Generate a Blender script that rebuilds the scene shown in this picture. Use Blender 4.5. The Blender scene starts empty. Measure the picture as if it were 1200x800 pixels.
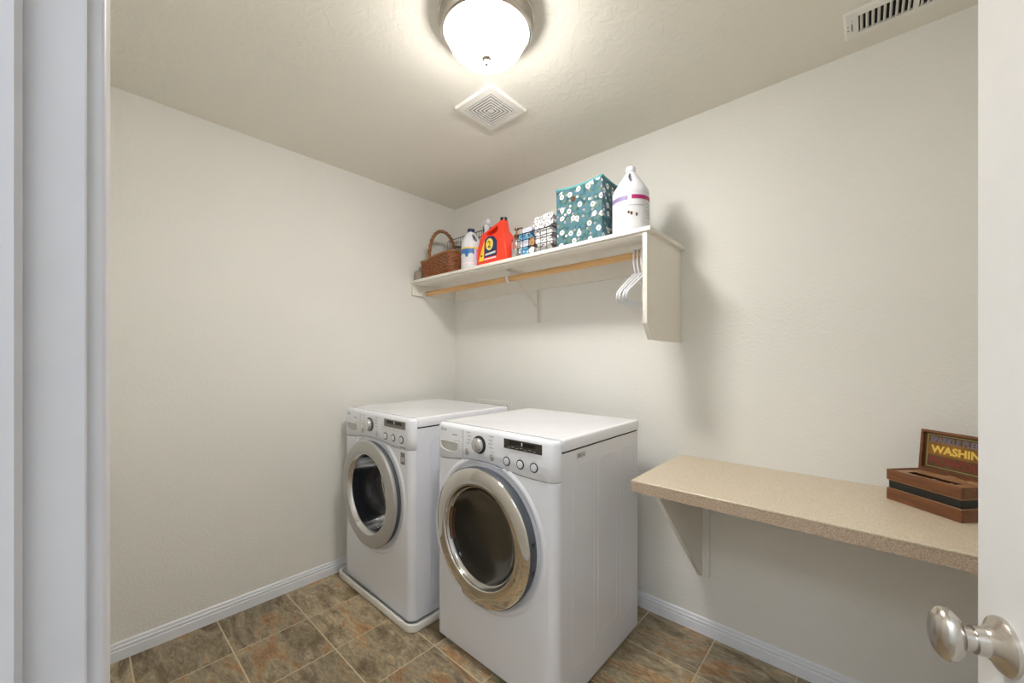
import bpy, bmesh, math, random
from mathutils import Vector, Matrix
random.seed(7)
PI = math.pi
S = bpy.context.scene
COL = S.collection

# ------------------------------------------------------------------ camera
cam_data = bpy.data.cameras.new('camera')
cam = bpy.data.objects.new('camera', cam_data)
COL.objects.link(cam)
cam.location = (2.373, -1.966, 1.286)
cam.rotation_euler = (PI / 2, 0, math.radians(42.1))
cam_data.sensor_width = 36
cam_data.lens = 36 * 460 / 1200
cam_data.shift_y = 20 / 1200
cam_data.clip_start = 0.01
S.camera = cam

# ------------------------------------------------------------------ world, exposure, large lights
w = bpy.data.worlds.new('world')
S.world = w
w.use_nodes = True
w.node_tree.nodes['Background'].inputs[0].default_value = (0.8, 0.87, 1.0, 1)
w.node_tree.nodes['Background'].inputs[1].default_value = 0.3
S.view_settings.view_transform = 'Standard'
S.view_settings.look = 'None'
S.view_settings.gamma = 1
S.view_settings.exposure = 1.27
LAMP_STRENGTH = 36.0
LAMP_COLOR = (1.0, 0.965, 0.915, 1)
HALL_POWER = 14.0
S.cycles.max_bounces = 20
S.cycles.diffuse_bounces = 14
hl = bpy.data.lights.new('hall_light', 'AREA')
hl.shape = 'RECTANGLE'; hl.size = 1.6; hl.size_y = 0.7
hl.energy = HALL_POWER; hl.color = (0.80, 0.88, 1.0)
hlo = bpy.data.objects.new('hall_light', hl)
COL.objects.link(hlo)
hlo.location = (2.1, -2.75, 2.40)


# ------------------------------------------------------------------ materials
def new_mat(name):
    m = bpy.data.materials.new(name)
    m.use_nodes = True
    nt = m.node_tree
    return m, nt, nt.nodes['Principled BSDF']


def N(nt, typ, **kw):
    n = nt.nodes.new(typ)
    for k, v in kw.items():
        if k.startswith('i_'):
            n.inputs[k[2:].replace('_', ' ')].default_value = v
        else:
            setattr(n, k, v)
    return n


def ramp(nt, stops):
    r = nt.nodes.new('ShaderNodeValToRGB')
    e = r.color_ramp.elements
    while len(e) < len(stops):
        e.new(0.5)
    for el, (p, c) in zip(e, stops):
        el.position = p
        el.color = (*c, 1) if len(c) == 3 else c
    return r


def mat(name, col, rough=0.5, metal=0.0, var=0.04, scale=30, bump=0.0, bscale=200, spec=0.5, coat=0.0, trans=0.0, ior=1.45,
        stretch=None):
    """procedural material: colour broken up by noise, optional fine relief"""
    m, nt, b = new_mat(name)
    tc = N(nt, 'ShaderNodeTexCoord')
    src = tc.outputs['Object']
    if stretch:
        mp = N(nt, 'ShaderNodeMapping')
        mp.inputs['Scale'].default_value = stretch
        nt.links.new(src, mp.inputs[0])
        src = mp.outputs[0]
    no = N(nt, 'ShaderNodeTexNoise', i_Scale=scale, i_Detail=4.0)
    nt.links.new(src, no.inputs['Vector'])
    lo = tuple(max(0, c * (1 - var)) for c in col)
    hi = tuple(min(1, c * (1 + var)) for c in col)
    r = ramp(nt, [(0.3, lo), (0.7, hi)])
    nt.links.new(no.outputs[0], r.inputs[0])
    nt.links.new(r.outputs[0], b.inputs['Base Color'])
    b.inputs['Roughness'].default_value = rough
    b.inputs['Metallic'].default_value = metal
    b.inputs['Specular IOR Level'].default_value = spec
    b.inputs['Coat Weight'].default_value = coat
    b.inputs['Transmission Weight'].default_value = trans
    b.inputs['IOR'].default_value = ior
    if bump:
        n2 = N(nt, 'ShaderNodeTexNoise', i_Scale=bscale, i_Detail=3.0)
        nt.links.new(src, n2.inputs['Vector'])
        bp = N(nt, 'ShaderNodeBump')
        bp.inputs['Strength'].default_value = bump
        bp.inputs['Distance'].default_value = 0.002
        nt.links.new(n2.outputs[0], bp.inputs['Height'])
        nt.links.new(bp.outputs[0], b.inputs['Normal'])
    return m


def mat_ceiling():
    m, nt, b = new_mat('knockdown_ceiling')
    b.inputs['Base Color'].default_value = (0.79, 0.765, 0.695, 1)
    b.inputs['Roughness'].default_value = 0.85
    tc = N(nt, 'ShaderNodeTexCoord')
    no = N(nt, 'ShaderNodeTexNoise', i_Scale=16.0, i_Detail=5.0, i_Roughness=0.6, i_Distortion=1.2)
    nt.links.new(tc.outputs['Object'], no.inputs['Vector'])
    r = ramp(nt, [(0.50, (0, 0, 0)), (0.56, (1, 1, 1))])
    nt.links.new(no.outputs[0], r.inputs[0])
    bp = N(nt, 'ShaderNodeBump')
    bp.inputs['Strength'].default_value = 0.22
    bp.inputs['Distance'].default_value = 0.003
    nt.links.new(r.outputs[0], bp.inputs['Height'])
    nt.links.new(bp.outputs[0], b.inputs['Normal'])
    return m


def mat_tile():
    m, nt, b = new_mat('slate_tile')
    tc = N(nt, 'ShaderNodeTexCoord')
    oi = N(nt, 'ShaderNodeObjectInfo')
    mu = N(nt, 'ShaderNodeMath', operation='MULTIPLY'); mu.inputs[1].default_value = 60.0
    nt.links.new(oi.outputs['Random'], mu.inputs[0])
    cb = N(nt, 'ShaderNodeCombineXYZ')
    for i in range(3):
        nt.links.new(mu.outputs[0], cb.inputs[i])
    ad = N(nt, 'ShaderNodeVectorMath', operation='ADD')
    nt.links.new(tc.outputs['Object'], ad.inputs[0]); nt.links.new(cb.outputs[0], ad.inputs[1])
    mp = N(nt, 'ShaderNodeMapping')
    mp.inputs['Rotation'].default_value = (0, 0, math.radians(58))
    mp.inputs['Scale'].default_value = (1.0, 2.9, 1.0)
    nt.links.new(ad.outputs[0], mp.inputs[0])
    n1 = N(nt, 'ShaderNodeTexNoise', i_Scale=3.2, i_Detail=10.0, i_Roughness=0.62, i_Distortion=1.1)
    n2 = N(nt, 'ShaderNodeTexNoise', i_Scale=15.0, i_Detail=11.0, i_Roughness=0.74, i_Distortion=1.6)
    nt.links.new(mp.outputs[0], n1.inputs['Vector']); nt.links.new(mp.outputs[0], n2.inputs['Vector'])
    r1 = ramp(nt, [(0.34, (0.13, 0.085, 0.045)), (0.44, (0.25, 0.20, 0.125)), (0.52, (0.36, 0.30, 0.205)),
                   (0.60, (0.37, 0.22, 0.105)), (0.70, (0.20, 0.13, 0.07))])
    r2 = ramp(nt, [(0.34, (0.50, 0.48, 0.44)), (0.5, (1.0, 1.0, 1.0)), (0.64, (1.55, 1.50, 1.38))])
    nt.links.new(n1.outputs[0], r1.inputs[0]); nt.links.new(n2.outputs[0], r2.inputs[0])
    mx = N(nt, 'ShaderNodeMix', data_type='RGBA', blend_type='MULTIPLY')
    mx.inputs[0].default_value = 0.85
    nt.links.new(r1.outputs[0], mx.inputs[6]); nt.links.new(r2.outputs[0], mx.inputs[7])
    hs = N(nt, 'ShaderNodeHueSaturation')
    mr = N(nt, 'ShaderNodeMapRange'); mr.inputs[3].default_value = 0.8; mr.inputs[4].default_value = 1.25
    nt.links.new(oi.outputs['Random'], mr.inputs[0]); nt.links.new(mr.outputs[0], hs.inputs['Value'])
    nt.links.new(mx.outputs[2], hs.inputs['Color'])
    nt.links.new(hs.outputs[0], b.inputs['Base Color'])
    b.inputs['Roughness'].default_value = 0.42
    bp = N(nt, 'ShaderNodeBump'); bp.inputs['Strength'].default_value = 0.25; bp.inputs['Distance'].default_value = 0.002
    nt.links.new(n2.outputs[0], bp.inputs['Height']); nt.links.new(bp.outputs[0], b.inputs['Normal'])
    return m


def mat_speckle(name, base, dark, light, scale=900, rough=0.45):
    m, nt, b = new_mat(name)
    tc = N(nt, 'ShaderNodeTexCoord')
    n1 = N(nt, 'ShaderNodeTexNoise', i_Scale=scale * 0.25, i_Detail=3.0)
    n2 = N(nt, 'ShaderNodeTexNoise', i_Scale=7.0, i_Detail=2.0)
    nt.links.new(tc.outputs['Object'], n1.inputs['Vector']); nt.links.new(tc.outputs['Object'], n2.inputs['Vector'])
    r = ramp(nt, [(0.36, dark), (0.5, base), (0.64, light)])
    nt.links.new(n1.outputs[0], r.inputs[0])
    nt.links.new(r.outputs[0], b.inputs['Base Color'])
    b.inputs['Roughness'].default_value = rough
    return m


def mat_wood(name, c1, c2, rough=0.45, stretch=(3, 40, 40)):
    m, nt, b = new_mat(name)
    tc = N(nt, 'ShaderNodeTexCoord')
    mp = N(nt, 'ShaderNodeMapping'); mp.inputs['Scale'].default_value = stretch
    no = N(nt, 'ShaderNodeTexNoise', i_Scale=1.5, i_Detail=6.0, i_Distortion=0.6)
    nt.links.new(tc.outputs['Object'], mp.inputs[0]); nt.links.new(mp.outputs[0], no.inputs['Vector'])
    r = ramp(nt, [(0.3, c1), (0.7, c2)])
    nt.links.new(no.outputs[0], r.inputs[0]); nt.links.new(r.outputs[0], b.inputs['Base Color'])
    b.inputs['Roughness'].default_value = rough
    return m


def mat_floral():
    """teal print: scattered white flowers with dark centres, small blue and olive blots"""
    m, nt, b = new_mat('teal_floral_fabric')
    tc = N(nt, 'ShaderNodeTexCoord')
    nz = N(nt, 'ShaderNodeTexNoise', i_Scale=70.0, i_Detail=1.0)
    nt.links.new(tc.outputs['Object'], nz.inputs['Vector'])
    sc = N(nt, 'ShaderNodeVectorMath', operation='SCALE'); sc.inputs['Scale'].default_value = 0.007
    nt.links.new(nz.outputs['Color'], sc.inputs[0])
    sx = N(nt, 'ShaderNodeSeparateXYZ'); nt.links.new(tc.outputs['Object'], sx.inputs[0])
    sm = N(nt, 'ShaderNodeMath', operation='ADD'); nt.links.new(sx.outputs[0], sm.inputs[0]); nt.links.new(sx.outputs[1], sm.inputs[1])
    cv = N(nt, 'ShaderNodeCombineXYZ'); nt.links.new(sm.outputs[0], cv.inputs[0]); nt.links.new(sx.outputs[2], cv.inputs[1])
    ad = N(nt, 'ShaderNodeVectorMath', operation='ADD')
    nt.links.new(cv.outputs[0], ad.inputs[0]); nt.links.new(sc.outputs[0], ad.inputs[1])
    base = ramp(nt, [(0.32, (0.020, 0.068, 0.075)), (0.46, (0.045, 0.125, 0.135)), (0.58, (0.065, 0.165, 0.19)), (0.72, (0.06, 0.13, 0.20))])
    n3 = N(nt, 'ShaderNodeTexNoise', i_Scale=38.0, i_Detail=3.0)
    nt.links.new(tc.outputs['Object'], n3.inputs['Vector']); nt.links.new(n3.outputs[0], base.inputs[0])
    cur = base.outputs[0]

    def layer(cur, scale, off, rad, col, centre=None, keep=0.5):
        mp = N(nt, 'ShaderNodeMapping'); mp.inputs['Location'].default_value = off
        nt.links.new(ad.outputs[0], mp.inputs[0])
        vo = N(nt, 'ShaderNodeTexVoronoi', voronoi_dimensions='2D', i_Scale=scale, i_Randomness=0.8)
        nt.links.new(mp.outputs[0], vo.inputs['Vector'])
        lt = N(nt, 'ShaderNodeMath', operation='LESS_THAN'); lt.inputs[1].default_value = rad
        nt.links.new(vo.outputs['Distance'], lt.inputs[0])
        mx = N(nt, 'ShaderNodeMix', data_type='RGBA'); mx.inputs[7].default_value = (*col, 1)
        nt.links.new(lt.outputs[0], mx.inputs[0]); nt.links.new(cur, mx.inputs[6])
        out = mx.outputs[2]
        if centre:
            l2 = N(nt, 'ShaderNodeMath', operation='LESS_THAN'); l2.inputs[1].default_value = rad * 0.36
            nt.links.new(vo.outputs['Distance'], l2.inputs[0])
            m2 = N(nt, 'ShaderNodeMix', data_type='RGBA'); m2.inputs[7].default_value = (*centre, 1)
            nt.links.new(l2.outputs[0], m2.inputs[0]); nt.links.new(out, m2.inputs[6])
            out = m2.outputs[2]
        return out
    cur = layer(cur, 30, (0.31, 0.77, 0.0), 0.24, (0.055, 0.16, 0.25))
    cur = layer(cur, 25, (1.3, 0.27, 0.0), 0.22, (0.10, 0.17, 0.13))
    cur = layer(cur, 22, (3.3, 1.27, 0.0), 0.14, (0.30, 0.28, 0.30))
    cur = layer(cur, 18, (0.013, 0.008, 0.0), 0.225, (0.72, 0.73, 0.71), (0.18, 0.20, 0.13))
    cur = layer(cur, 14, (0.213, 0.108, 0.0), 0.085, (0.72, 0.73, 0.71))
    nt.links.new(cur, b.inputs['Base Color'])
    b.inputs['Roughness'].default_value = 0.8
    return m


def mat_dotted(name, base, dot, scale=70, rad=0.22):
    m, nt, b = new_mat(name)
    tc = N(nt, 'ShaderNodeTexCoord')
    vo = N(nt, 'ShaderNodeTexVoronoi', i_Scale=scale, i_Randomness=0.7)
    nt.links.new(tc.outputs['Object'], vo.inputs['Vector'])
    r = ramp(nt, [(rad, dot), (rad + 0.08, base)])
    nt.links.new(vo.outputs['Distance'], r.inputs[0]); nt.links.new(r.outputs[0], b.inputs['Base Color'])
    b.inputs['Roughness'].default_value = 0.9
    return m


def mat_emit(name, col, strength):
    m, nt, b = new_mat(name)
    b.inputs['Base Color'].default_value = (0.9, 0.88, 0.84, 1)
    b.inputs['Roughness'].default_value = 0.25
    b.inputs['Emission Color'].default_value = col
    tc = N(nt, 'ShaderNodeTexCoord'); sx = N(nt, 'ShaderNodeSeparateXYZ')
    nt.links.new(tc.outputs['Object'], sx.inputs[0])
    mr = N(nt, 'ShaderNodeMapRange')          # emission cut towards the rim of the glass to weaken the glow on the ceiling
    mr.inputs[1].default_value = -0.050; mr.inputs[2].default_value = -0.115
    mr.inputs[3].default_value = strength * 0.10; mr.inputs[4].default_value = strength * 1.35
    nt.links.new(sx.outputs[2], mr.inputs[0]); nt.links.new(mr.outputs[0], b.inputs['Emission Strength'])
    return m


WALLC = (0.775, 0.772, 0.74)
M = dict(
    wall=mat('painted_wall', WALLC, 0.75, var=0.012, scale=3, bump=0.9, bscale=95),
    ceiling=mat_ceiling(),
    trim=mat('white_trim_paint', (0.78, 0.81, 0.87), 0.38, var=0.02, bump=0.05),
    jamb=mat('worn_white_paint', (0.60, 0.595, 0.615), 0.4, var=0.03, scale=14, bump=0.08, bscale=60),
    chip=mat('bare_chipped_wood', (0.33, 0.24, 0.2), 0.8),
    grout=mat('sand_grout', (0.60, 0.51, 0.36), 0.9, var=0.1, scale=60),
    tile=mat_tile(),
    hall=mat('hall_carpet', (0.3, 0.26, 0.21), 0.95, bump=0.4),
    enamel=mat('white_enamel', (0.775, 0.795, 0.86), 0.18, var=0.01, scale=8, coat=0.3),
    enamel_side=mat('white_enamel_sheet', (0.76, 0.775, 0.83), 0.28, var=0.01, scale=8),
    lid=mat('white_lid_enamel', (0.80, 0.815, 0.865), 0.2, var=0.008, scale=8),
    gap=mat('dark_gap', (0.03, 0.03, 0.035), 0.8),
    panel=mat('white_control_plastic', (0.775, 0.795, 0.855), 0.3, var=0.01, scale=10),
    recess=mat('grey_recess_plastic', (0.50, 0.50, 0.48), 0.4),
    silver=mat('silver_plastic', (0.50, 0.49, 0.47), 0.42, 0.6, var=0.03, scale=12),
    silver_lt=mat('bright_silver', (0.74, 0.74, 0.74), 0.22, 0.9, var=0.03, scale=12),
    rimgrey=mat('slate_grey_plastic', (0.075, 0.085, 0.10), 0.4, 0.0),
    chrome=mat('polished_chrome', (0.80, 0.78, 0.74), 0.045, 1.0, var=0.015, scale=9),
    steel=mat('drum_steel', (0.52, 0.51, 0.49), 0.2, 1.0, var=0.05, scale=20),
    gasket=mat('grey_rubber', (0.10, 0.105, 0.115), 0.45, bump=0.1),
    drumgrey=mat('blue_grey_drum', (0.16, 0.17, 0.20), 0.35, 0.7),
    drumdark=mat('dark_drum', (0.05, 0.05, 0.055), 0.3, 0.6),
    black=mat('black_plastic', (0.012, 0.012, 0.013), 0.3),
    display=mat('smoked_display', (0.055, 0.048, 0.038), 0.18, var=0.2, scale=60),
    dispwin=mat('dark_display_window', (0.012, 0.010, 0.009), 0.1),
    print=mat('grey_print', (0.26, 0.26, 0.27), 0.6),
    printlt=mat('pale_grey_print', (0.42, 0.42, 0.43), 0.6),
    sticker=mat('grey_sticker', (0.20, 0.19, 0.18), 0.5, var=0.15),
    white=mat('white_plastic', (0.72, 0.735, 0.785), 0.35, var=0.01),
    tray=mat('white_tray_plastic', (0.80, 0.79, 0.76), 0.35, var=0.02),
    shelf=mat('painted_shelf', (0.80, 0.765, 0.70), 0.5, var=0.015, bump=0.1, bscale=60),
    rod=mat_wood('varnished_rod', (0.58, 0.33, 0.13), (0.72, 0.45, 0.20), 0.4, (3, 60, 60)),
    bracket=mat('cream_bracket_paint', (0.74, 0.70, 0.64), 0.4, var=0.02),
    nickel=mat('brushed_nickel', (0.60, 0.56, 0.51), 0.24, 1.0, var=0.05, scale=80, stretch=(1, 1, 8)),
    vent=mat('white_vent_enamel', (0.80, 0.79, 0.75), 0.4, var=0.02),
    ventdark=mat('vent_slot_shade', (0.012, 0.011, 0.010), 0.9),  # near-black colour stands in for the shade inside the vent openings
    dome=mat_emit('lit_frosted_glass', LAMP_COLOR, LAMP_STRENGTH),
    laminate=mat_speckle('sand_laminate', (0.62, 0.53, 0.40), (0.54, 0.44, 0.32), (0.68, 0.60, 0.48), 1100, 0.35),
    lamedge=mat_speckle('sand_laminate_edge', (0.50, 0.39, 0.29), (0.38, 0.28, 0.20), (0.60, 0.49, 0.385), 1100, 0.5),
    wicker=mat('brown_wicker', (0.27, 0.095, 0.035), 0.5, var=0.55, scale=90),
    wicker2=mat('braided_wicker', (0.30, 0.14, 0.06), 0.5, var=0.45, scale=70),
    wire=mat('black_wire', (0.02, 0.02, 0.022), 0.4, 0.5),
    floral=mat_floral(),
    teal=mat('teal_binding', (0.10, 0.36, 0.36), 0.8, var=0.1),
    cardbrown=mat('brown_lining', (0.10, 0.045, 0.02), 0.7),
    red=mat('red_plastic', (0.82, 0.055, 0.025), 0.28, var=0.04, scale=10),
    navy=mat('navy_print', (0.018, 0.03, 0.09), 0.4),
    yellow=mat('yellow_print', (0.88, 0.66, 0.03), 0.45),
    purple=mat('purple_print', (0.26, 0.20, 0.40), 0.45),
    magenta=mat('magenta_print', (0.42, 0.03, 0.16), 0.45),
    pink=mat('pink_print', (0.80, 0.30, 0.52), 0.45),
    paleP=mat('pale_pink_print', (0.85, 0.72, 0.80), 0.45),
    blue=mat('blue_print', (0.045, 0.18, 0.50), 0.45),
    label=mat('white_label', (0.70, 0.705, 0.74), 0.5),
    cloth_dots=mat_dotted('white_cloth_black_dots', (0.70, 0.69, 0.71), (0.03, 0.03, 0.04), 80, 0.26),
    cloth_blue=mat_dotted('blue_white_cloth', (0.10, 0.34, 0.58), (0.80, 0.84, 0.88), 60, 0.30),
    cloth_lilac=mat('pale_lilac_cloth', (0.62, 0.63, 0.74), 0.9, var=0.15, scale=60),
    cloth_grey=mat('grey_cloth', (0.30, 0.29, 0.27), 0.9, var=0.15, scale=60),
    cloth_white=mat('white_cloth', (0.80, 0.79, 0.77), 0.9, var=0.06, scale=60),
    cloth_tan=mat('tan_cloth', (0.48, 0.27, 0.13), 0.8, var=0.2, scale=50),
    green=mat('lime_green_plastic', (0.32, 0.52, 0.08), 0.5),
    cream=mat('cream_cloth', (0.80, 0.66, 0.48), 0.8),
    taupe=mat('taupe_pottery', (0.32, 0.27, 0.21), 0.6, var=0.1),
    glass=mat('clear_glass', (0.90, 0.94, 0.93), 0.03, trans=0.95, ior=1.3),
    soap=mat('clear_pink_soap', (0.90, 0.78, 0.74), 0.1, trans=0.6),
    bronze=mat('bronze_pump', (0.16, 0.085, 0.04), 0.3, 0.7),
    smoke=mat('dark_tinted_glass', (0.045, 0.049, 0.06), 0.03, trans=0.5, ior=1.4),
    smoke2=mat('brown_tinted_glass', (0.026, 0.023, 0.017), 0.04, trans=0.12, ior=1.33, spec=0.35),
    boxwood=mat_wood('reddish_box_wood', (0.12, 0.042, 0.016), (0.22, 0.085, 0.033), 0.4, (8, 60, 60)),
    boxwood_lt=mat_wood('light_box_wood', (0.27, 0.135, 0.062), (0.38, 0.205, 0.10), 0.4, (8, 60, 60)),
    boxdark=mat('black_box_band', (0.012, 0.014, 0.013), 0.5),
    signbg=mat('brown_print_sheet', (0.12, 0.068, 0.022), 0.55, var=0.25, scale=25),
    signor=mat('amber_print_band', (0.26, 0.115, 0.018), 0.55, var=0.2, scale=25),
    signborder=mat('olive_gold_line', (0.36, 0.29, 0.12), 0.5),
    signyel=mat('yellow_lettering', (0.80, 0.56, 0.10), 0.5),
    signred=mat('dull_red_lettering', (0.23, 0.035, 0.03), 0.5),
    signblue=mat('slate_blue_lettering', (0.17, 0.16, 0.24), 0.5),
    tissue=mat('white_tissue', (0.82, 0.80, 0.76), 0.9),
)


# ------------------------------------------------------------------ mesh helpers
class MB:
    def __init__(s, T=None):
        s.v = []; s.f = []; s.mi = []; s.cur = 0; s.T = T or Matrix()

    def add(s, vs, fs):
        o = len(s.v)
        s.v += [tuple(s.T @ Vector(p)) for p in vs]
        for f in fs:
            s.f.append([o + i for i in f]); s.mi.append(s.cur)
        return s

    def box(s, x0, x1, y0, y1, z0, z1):
        vs = [(x, y, z) for z in (z0, z1) for y in (y0, y1) for x in (x0, x1)]
        return s.add(vs, [(0, 2, 3, 1), (4, 5, 7, 6), (0, 1, 5, 4), (2, 6, 7, 3), (0, 4, 6, 2), (1, 3, 7, 5)])

    def loft(s, rings, closed=True, cap0=True, cap1=True):
        n = len(rings[0]); vs = [p for r in rings for p in r]; fs = []
        for k in range(len(rings) - 1):
            for i in range(n if closed else n - 1):
                j = (i + 1) % n
                fs.append((k * n + i, k * n + j, (k + 1) * n + j, (k + 1) * n + i))
        if cap0: fs.append(tuple(range(n - 1, -1, -1)))
        if cap1: fs.append(tuple((len(rings) - 1) * n + i for i in range(n)))
        return s.add(vs, fs)

    def rbox(s, x0, x1, y0, y1, z0, z1, b=0.002):
        """box with chamfered edges all round"""
        def R(x0, x1, y0, y1, z, c):
            return [(x0 + c, y0, z), (x1 - c, y0, z), (x1, y0 + c, z), (x1, y1 - c, z), (x1 - c, y1, z), (x0 + c, y1, z), (x0, y1 - c, z), (x0, y0 + c, z)]
        return s.loft([R(x0 + b, x1 - b, y0 + b, y1 - b, z0, b * .4), R(x0, x1, y0, y1, z0 + b, b), R(x0, x1, y0, y1, z1 - b, b),
                       R(x0 + b, x1 - b, y0 + b, y1 - b, z1, b * .4)])

    def prism(s, poly, axis, a, b):
        """extrude a 2-D polygon along an axis: x -> (y,z), y -> (x,z), z -> (x,y)"""
        def P(p, t):
            return {'x': (t, p[0], p[1]), 'y': (p[0], t, p[1]), 'z': (p[0], p[1], t)}[axis]
        return s.loft([[P(p, a) for p in poly], [P(p, b) for p in poly]])

    def lathe(s, prof, c=(0, 0, 0), seg=32, a0=0.0, a1=2 * PI, axis='z', close=False):
        full = abs(a1 - a0 - 2 * PI) < 1e-6
        n = seg if full else seg + 1
        rings = []
        for r, h in prof:
            ring = []
            for i in range(n):
                a = a0 + (a1 - a0) * i / seg
                u, v = r * math.cos(a), r * math.sin(a)
                p = {'z': (u, v, h), 'y': (u, h, v), 'x': (h, u, v)}[axis]
                ring.append((p[0] + c[0], p[1] + c[1], p[2] + c[2]))
            rings.append(ring)
        if close: rings.append(rings[0])
        return s.loft(rings, full, full and not close and prof[0][0] < 0.001, full and not close and prof[-1][0] < 0.001)

    def disc(s, r, h, c=(0, 0, 0), seg=32, axis='z'):
        pts = []
        for i in range(seg):
            a = 2 * PI * i / seg
            u, v = r * math.cos(a), r * math.sin(a)
            p = {'z': (u, v, h), 'y': (u, h, v), 'x': (h, u, v)}[axis]
            pts.append((p[0] + c[0], p[1] + c[1], p[2] + c[2]))
        return s.add(pts, [tuple(range(seg))])

    def tube(s, pts, r, n=8, closed=False):
        pts = [Vector(p) for p in pts]; m = len(pts)
        rings = []; prev = None
        for i, p in enumerate(pts):
            t = (pts[(i + 1) % m] - pts[i - 1]) if closed else (pts[min(i + 1, m - 1)] - pts[max(i - 1, 0)])
            t.normalize()
            if prev is None:
                a = Vector((0, 0, 1)) if abs(t.z) < .9 else Vector((1, 0, 0))
                u = t.cross(a).normalized()
            else:
                u = (prev - t * prev.dot(t)).normalized()
            prev = u; v = t.cross(u)
            rr = r[i] if isinstance(r, (list, tuple)) else r
            rings.append([tuple(p + rr * (math.cos(2 * PI * k / n) * u + math.sin(2 * PI * k / n) * v)) for k in range(n)])
        if closed:
            rings.append(rings[0])
        return s.loft(rings, True, not closed, not closed)

    def build(s, name, mats, parent=None, smooth=35, label=None, kind=None):
        me = bpy.data.meshes.new(name)
        me.from_pydata(s.v, [], s.f)
        if not isinstance(mats, (list, tuple)): mats = [mats]
        for m_ in mats: me.materials.append(m_)
        for p, i in zip(me.polygons, s.mi): p.material_index = i
        bm = bmesh.new(); bm.from_mesh(me)
        bmesh.ops.remove_doubles(bm, verts=bm.verts, dist=1e-6)
        bmesh.ops.recalc_face_normals(bm, faces=bm.faces)
        bm.to_mesh(me); bm.free()
        if smooth:
            me.shade_smooth()
            me.set_sharp_from_angle(angle=math.radians(smooth))
        o = bpy.data.objects.new(name, me); COL.objects.link(o)
        if parent: o.parent = parent
        if label: o['label'] = label
        if kind: o['kind'] = kind
        return o


def thing(name, label, cat, loc=(0, 0, 0), rz=0.0, group=None):
    o = bpy.data.objects.new(name, None); COL.objects.link(o)
    o.empty_display_size = 0.05
    o.location = loc; o.rotation_euler = (0, 0, rz)
    return tag(o, label, cat, group)


def tag(o, label, cat, group=None):
    o['label'] = label; o['category'] = cat
    if group: o['group'] = group
    return o


def struct(o):
    o['kind'] = 'structure'
    return o


def dup(root, loc, label=None, rz=None):
    def cp(o, par):
        c = o.copy(); COL.objects.link(c)
        if par: c.parent = par
        for ch in list(o.children): cp(ch, c)
        return c
    r = cp(root, None)
    r.location = loc
    if rz is not None: r.rotation_euler = (0, 0, rz)
    if label: r['label'] = label
    return r


def text_mesh(name, body, size, T, m, parent, extrude=0.0004, bold=0.0, sx=1.0, align='LEFT', shear=0.0):
    cu = bpy.data.curves.new(name, 'FONT')
    cu.body = body; cu.size = size; cu.extrude = extrude; cu.offset = bold; cu.align_x = align; cu.shear = shear
    cu.resolution_u = 3
    to = bpy.data.objects.new(name, cu); COL.objects.link(to)
    bpy.context.view_layer.update()
    me = bpy.data.meshes.new_from_object(to.evaluated_get(bpy.context.evaluated_depsgraph_get()))
    bpy.data.objects.remove(to); bpy.data.curves.remove(cu)
    me.transform(T @ Matrix.Diagonal((sx, 1, 1, 1)))
    me.name = name
    me.materials.clear(); me.materials.append(m)
    o = bpy.data.objects.new(name, me); COL.objects.link(o)
    if parent: o.parent = parent
    return o


def cut(o, cutter_mb):
    n0 = len(o.data.vertices)
    c = cutter_mb.build('cutter', M['gap'], o.parent, 0)
    md = o.modifiers.new('cut', 'BOOLEAN'); md.operation = 'DIFFERENCE'; md.object = c; md.solver = 'EXACT'
    bpy.context.view_layer.update()
    me = bpy.data.meshes.new_from_object(o.evaluated_get(bpy.context.evaluated_depsgraph_get()))
    if len(me.vertices) < n0 * 0.8:                 # exact solver refused the outline: use the other one
        md.solver = 'FAST'
        bpy.context.view_layer.update()
        me = bpy.data.meshes.new_from_object(o.evaluated_get(bpy.context.evaluated_depsgraph_get()))
    print('cut', o.name, n0, len(me.vertices))
    o.modifiers.clear()
    old = o.data; o.data = me; me.name = old.name
    bpy.data.meshes.remove(old)
    cm = c.data; bpy.data.objects.remove(c); bpy.data.meshes.remove(cm)
    me.shade_smooth(); me.set_sharp_from_angle(angle=math.radians(40))


def rrect(x0, x1, y0, y1, r, z, n=6):
    pts = []
    for cx, cy, a in ((x1 - r, y0 + r, -PI / 2), (x1 - r, y1 - r, 0), (x0 + r, y1 - r, PI / 2), (x0 + r, y0 + r, PI)):
        for i in range(n + 1):
            t = a + PI / 2 * i / n
            pts.append((cx + r * math.cos(t), cy + r * math.sin(t), z))
    return pts


# text frames: face looking toward -y (x to the right), face toward +z
T_FRONT = lambda x, y, z: Matrix.Translation((x, y, z)) @ Matrix.Rotation(PI / 2, 4, 'X')

# ------------------------------------------------------------------ structure
RX, H = 2.85, 2.44          # room: x 0..RX, y YF..0, z 0..H
YF = -1.961                 # room face of the door wall
YH = -2.085                 # hall face
JL, JR = 1.918, 2.738       # door opening
DH = 2.06
HY0 = -3.3

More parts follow.
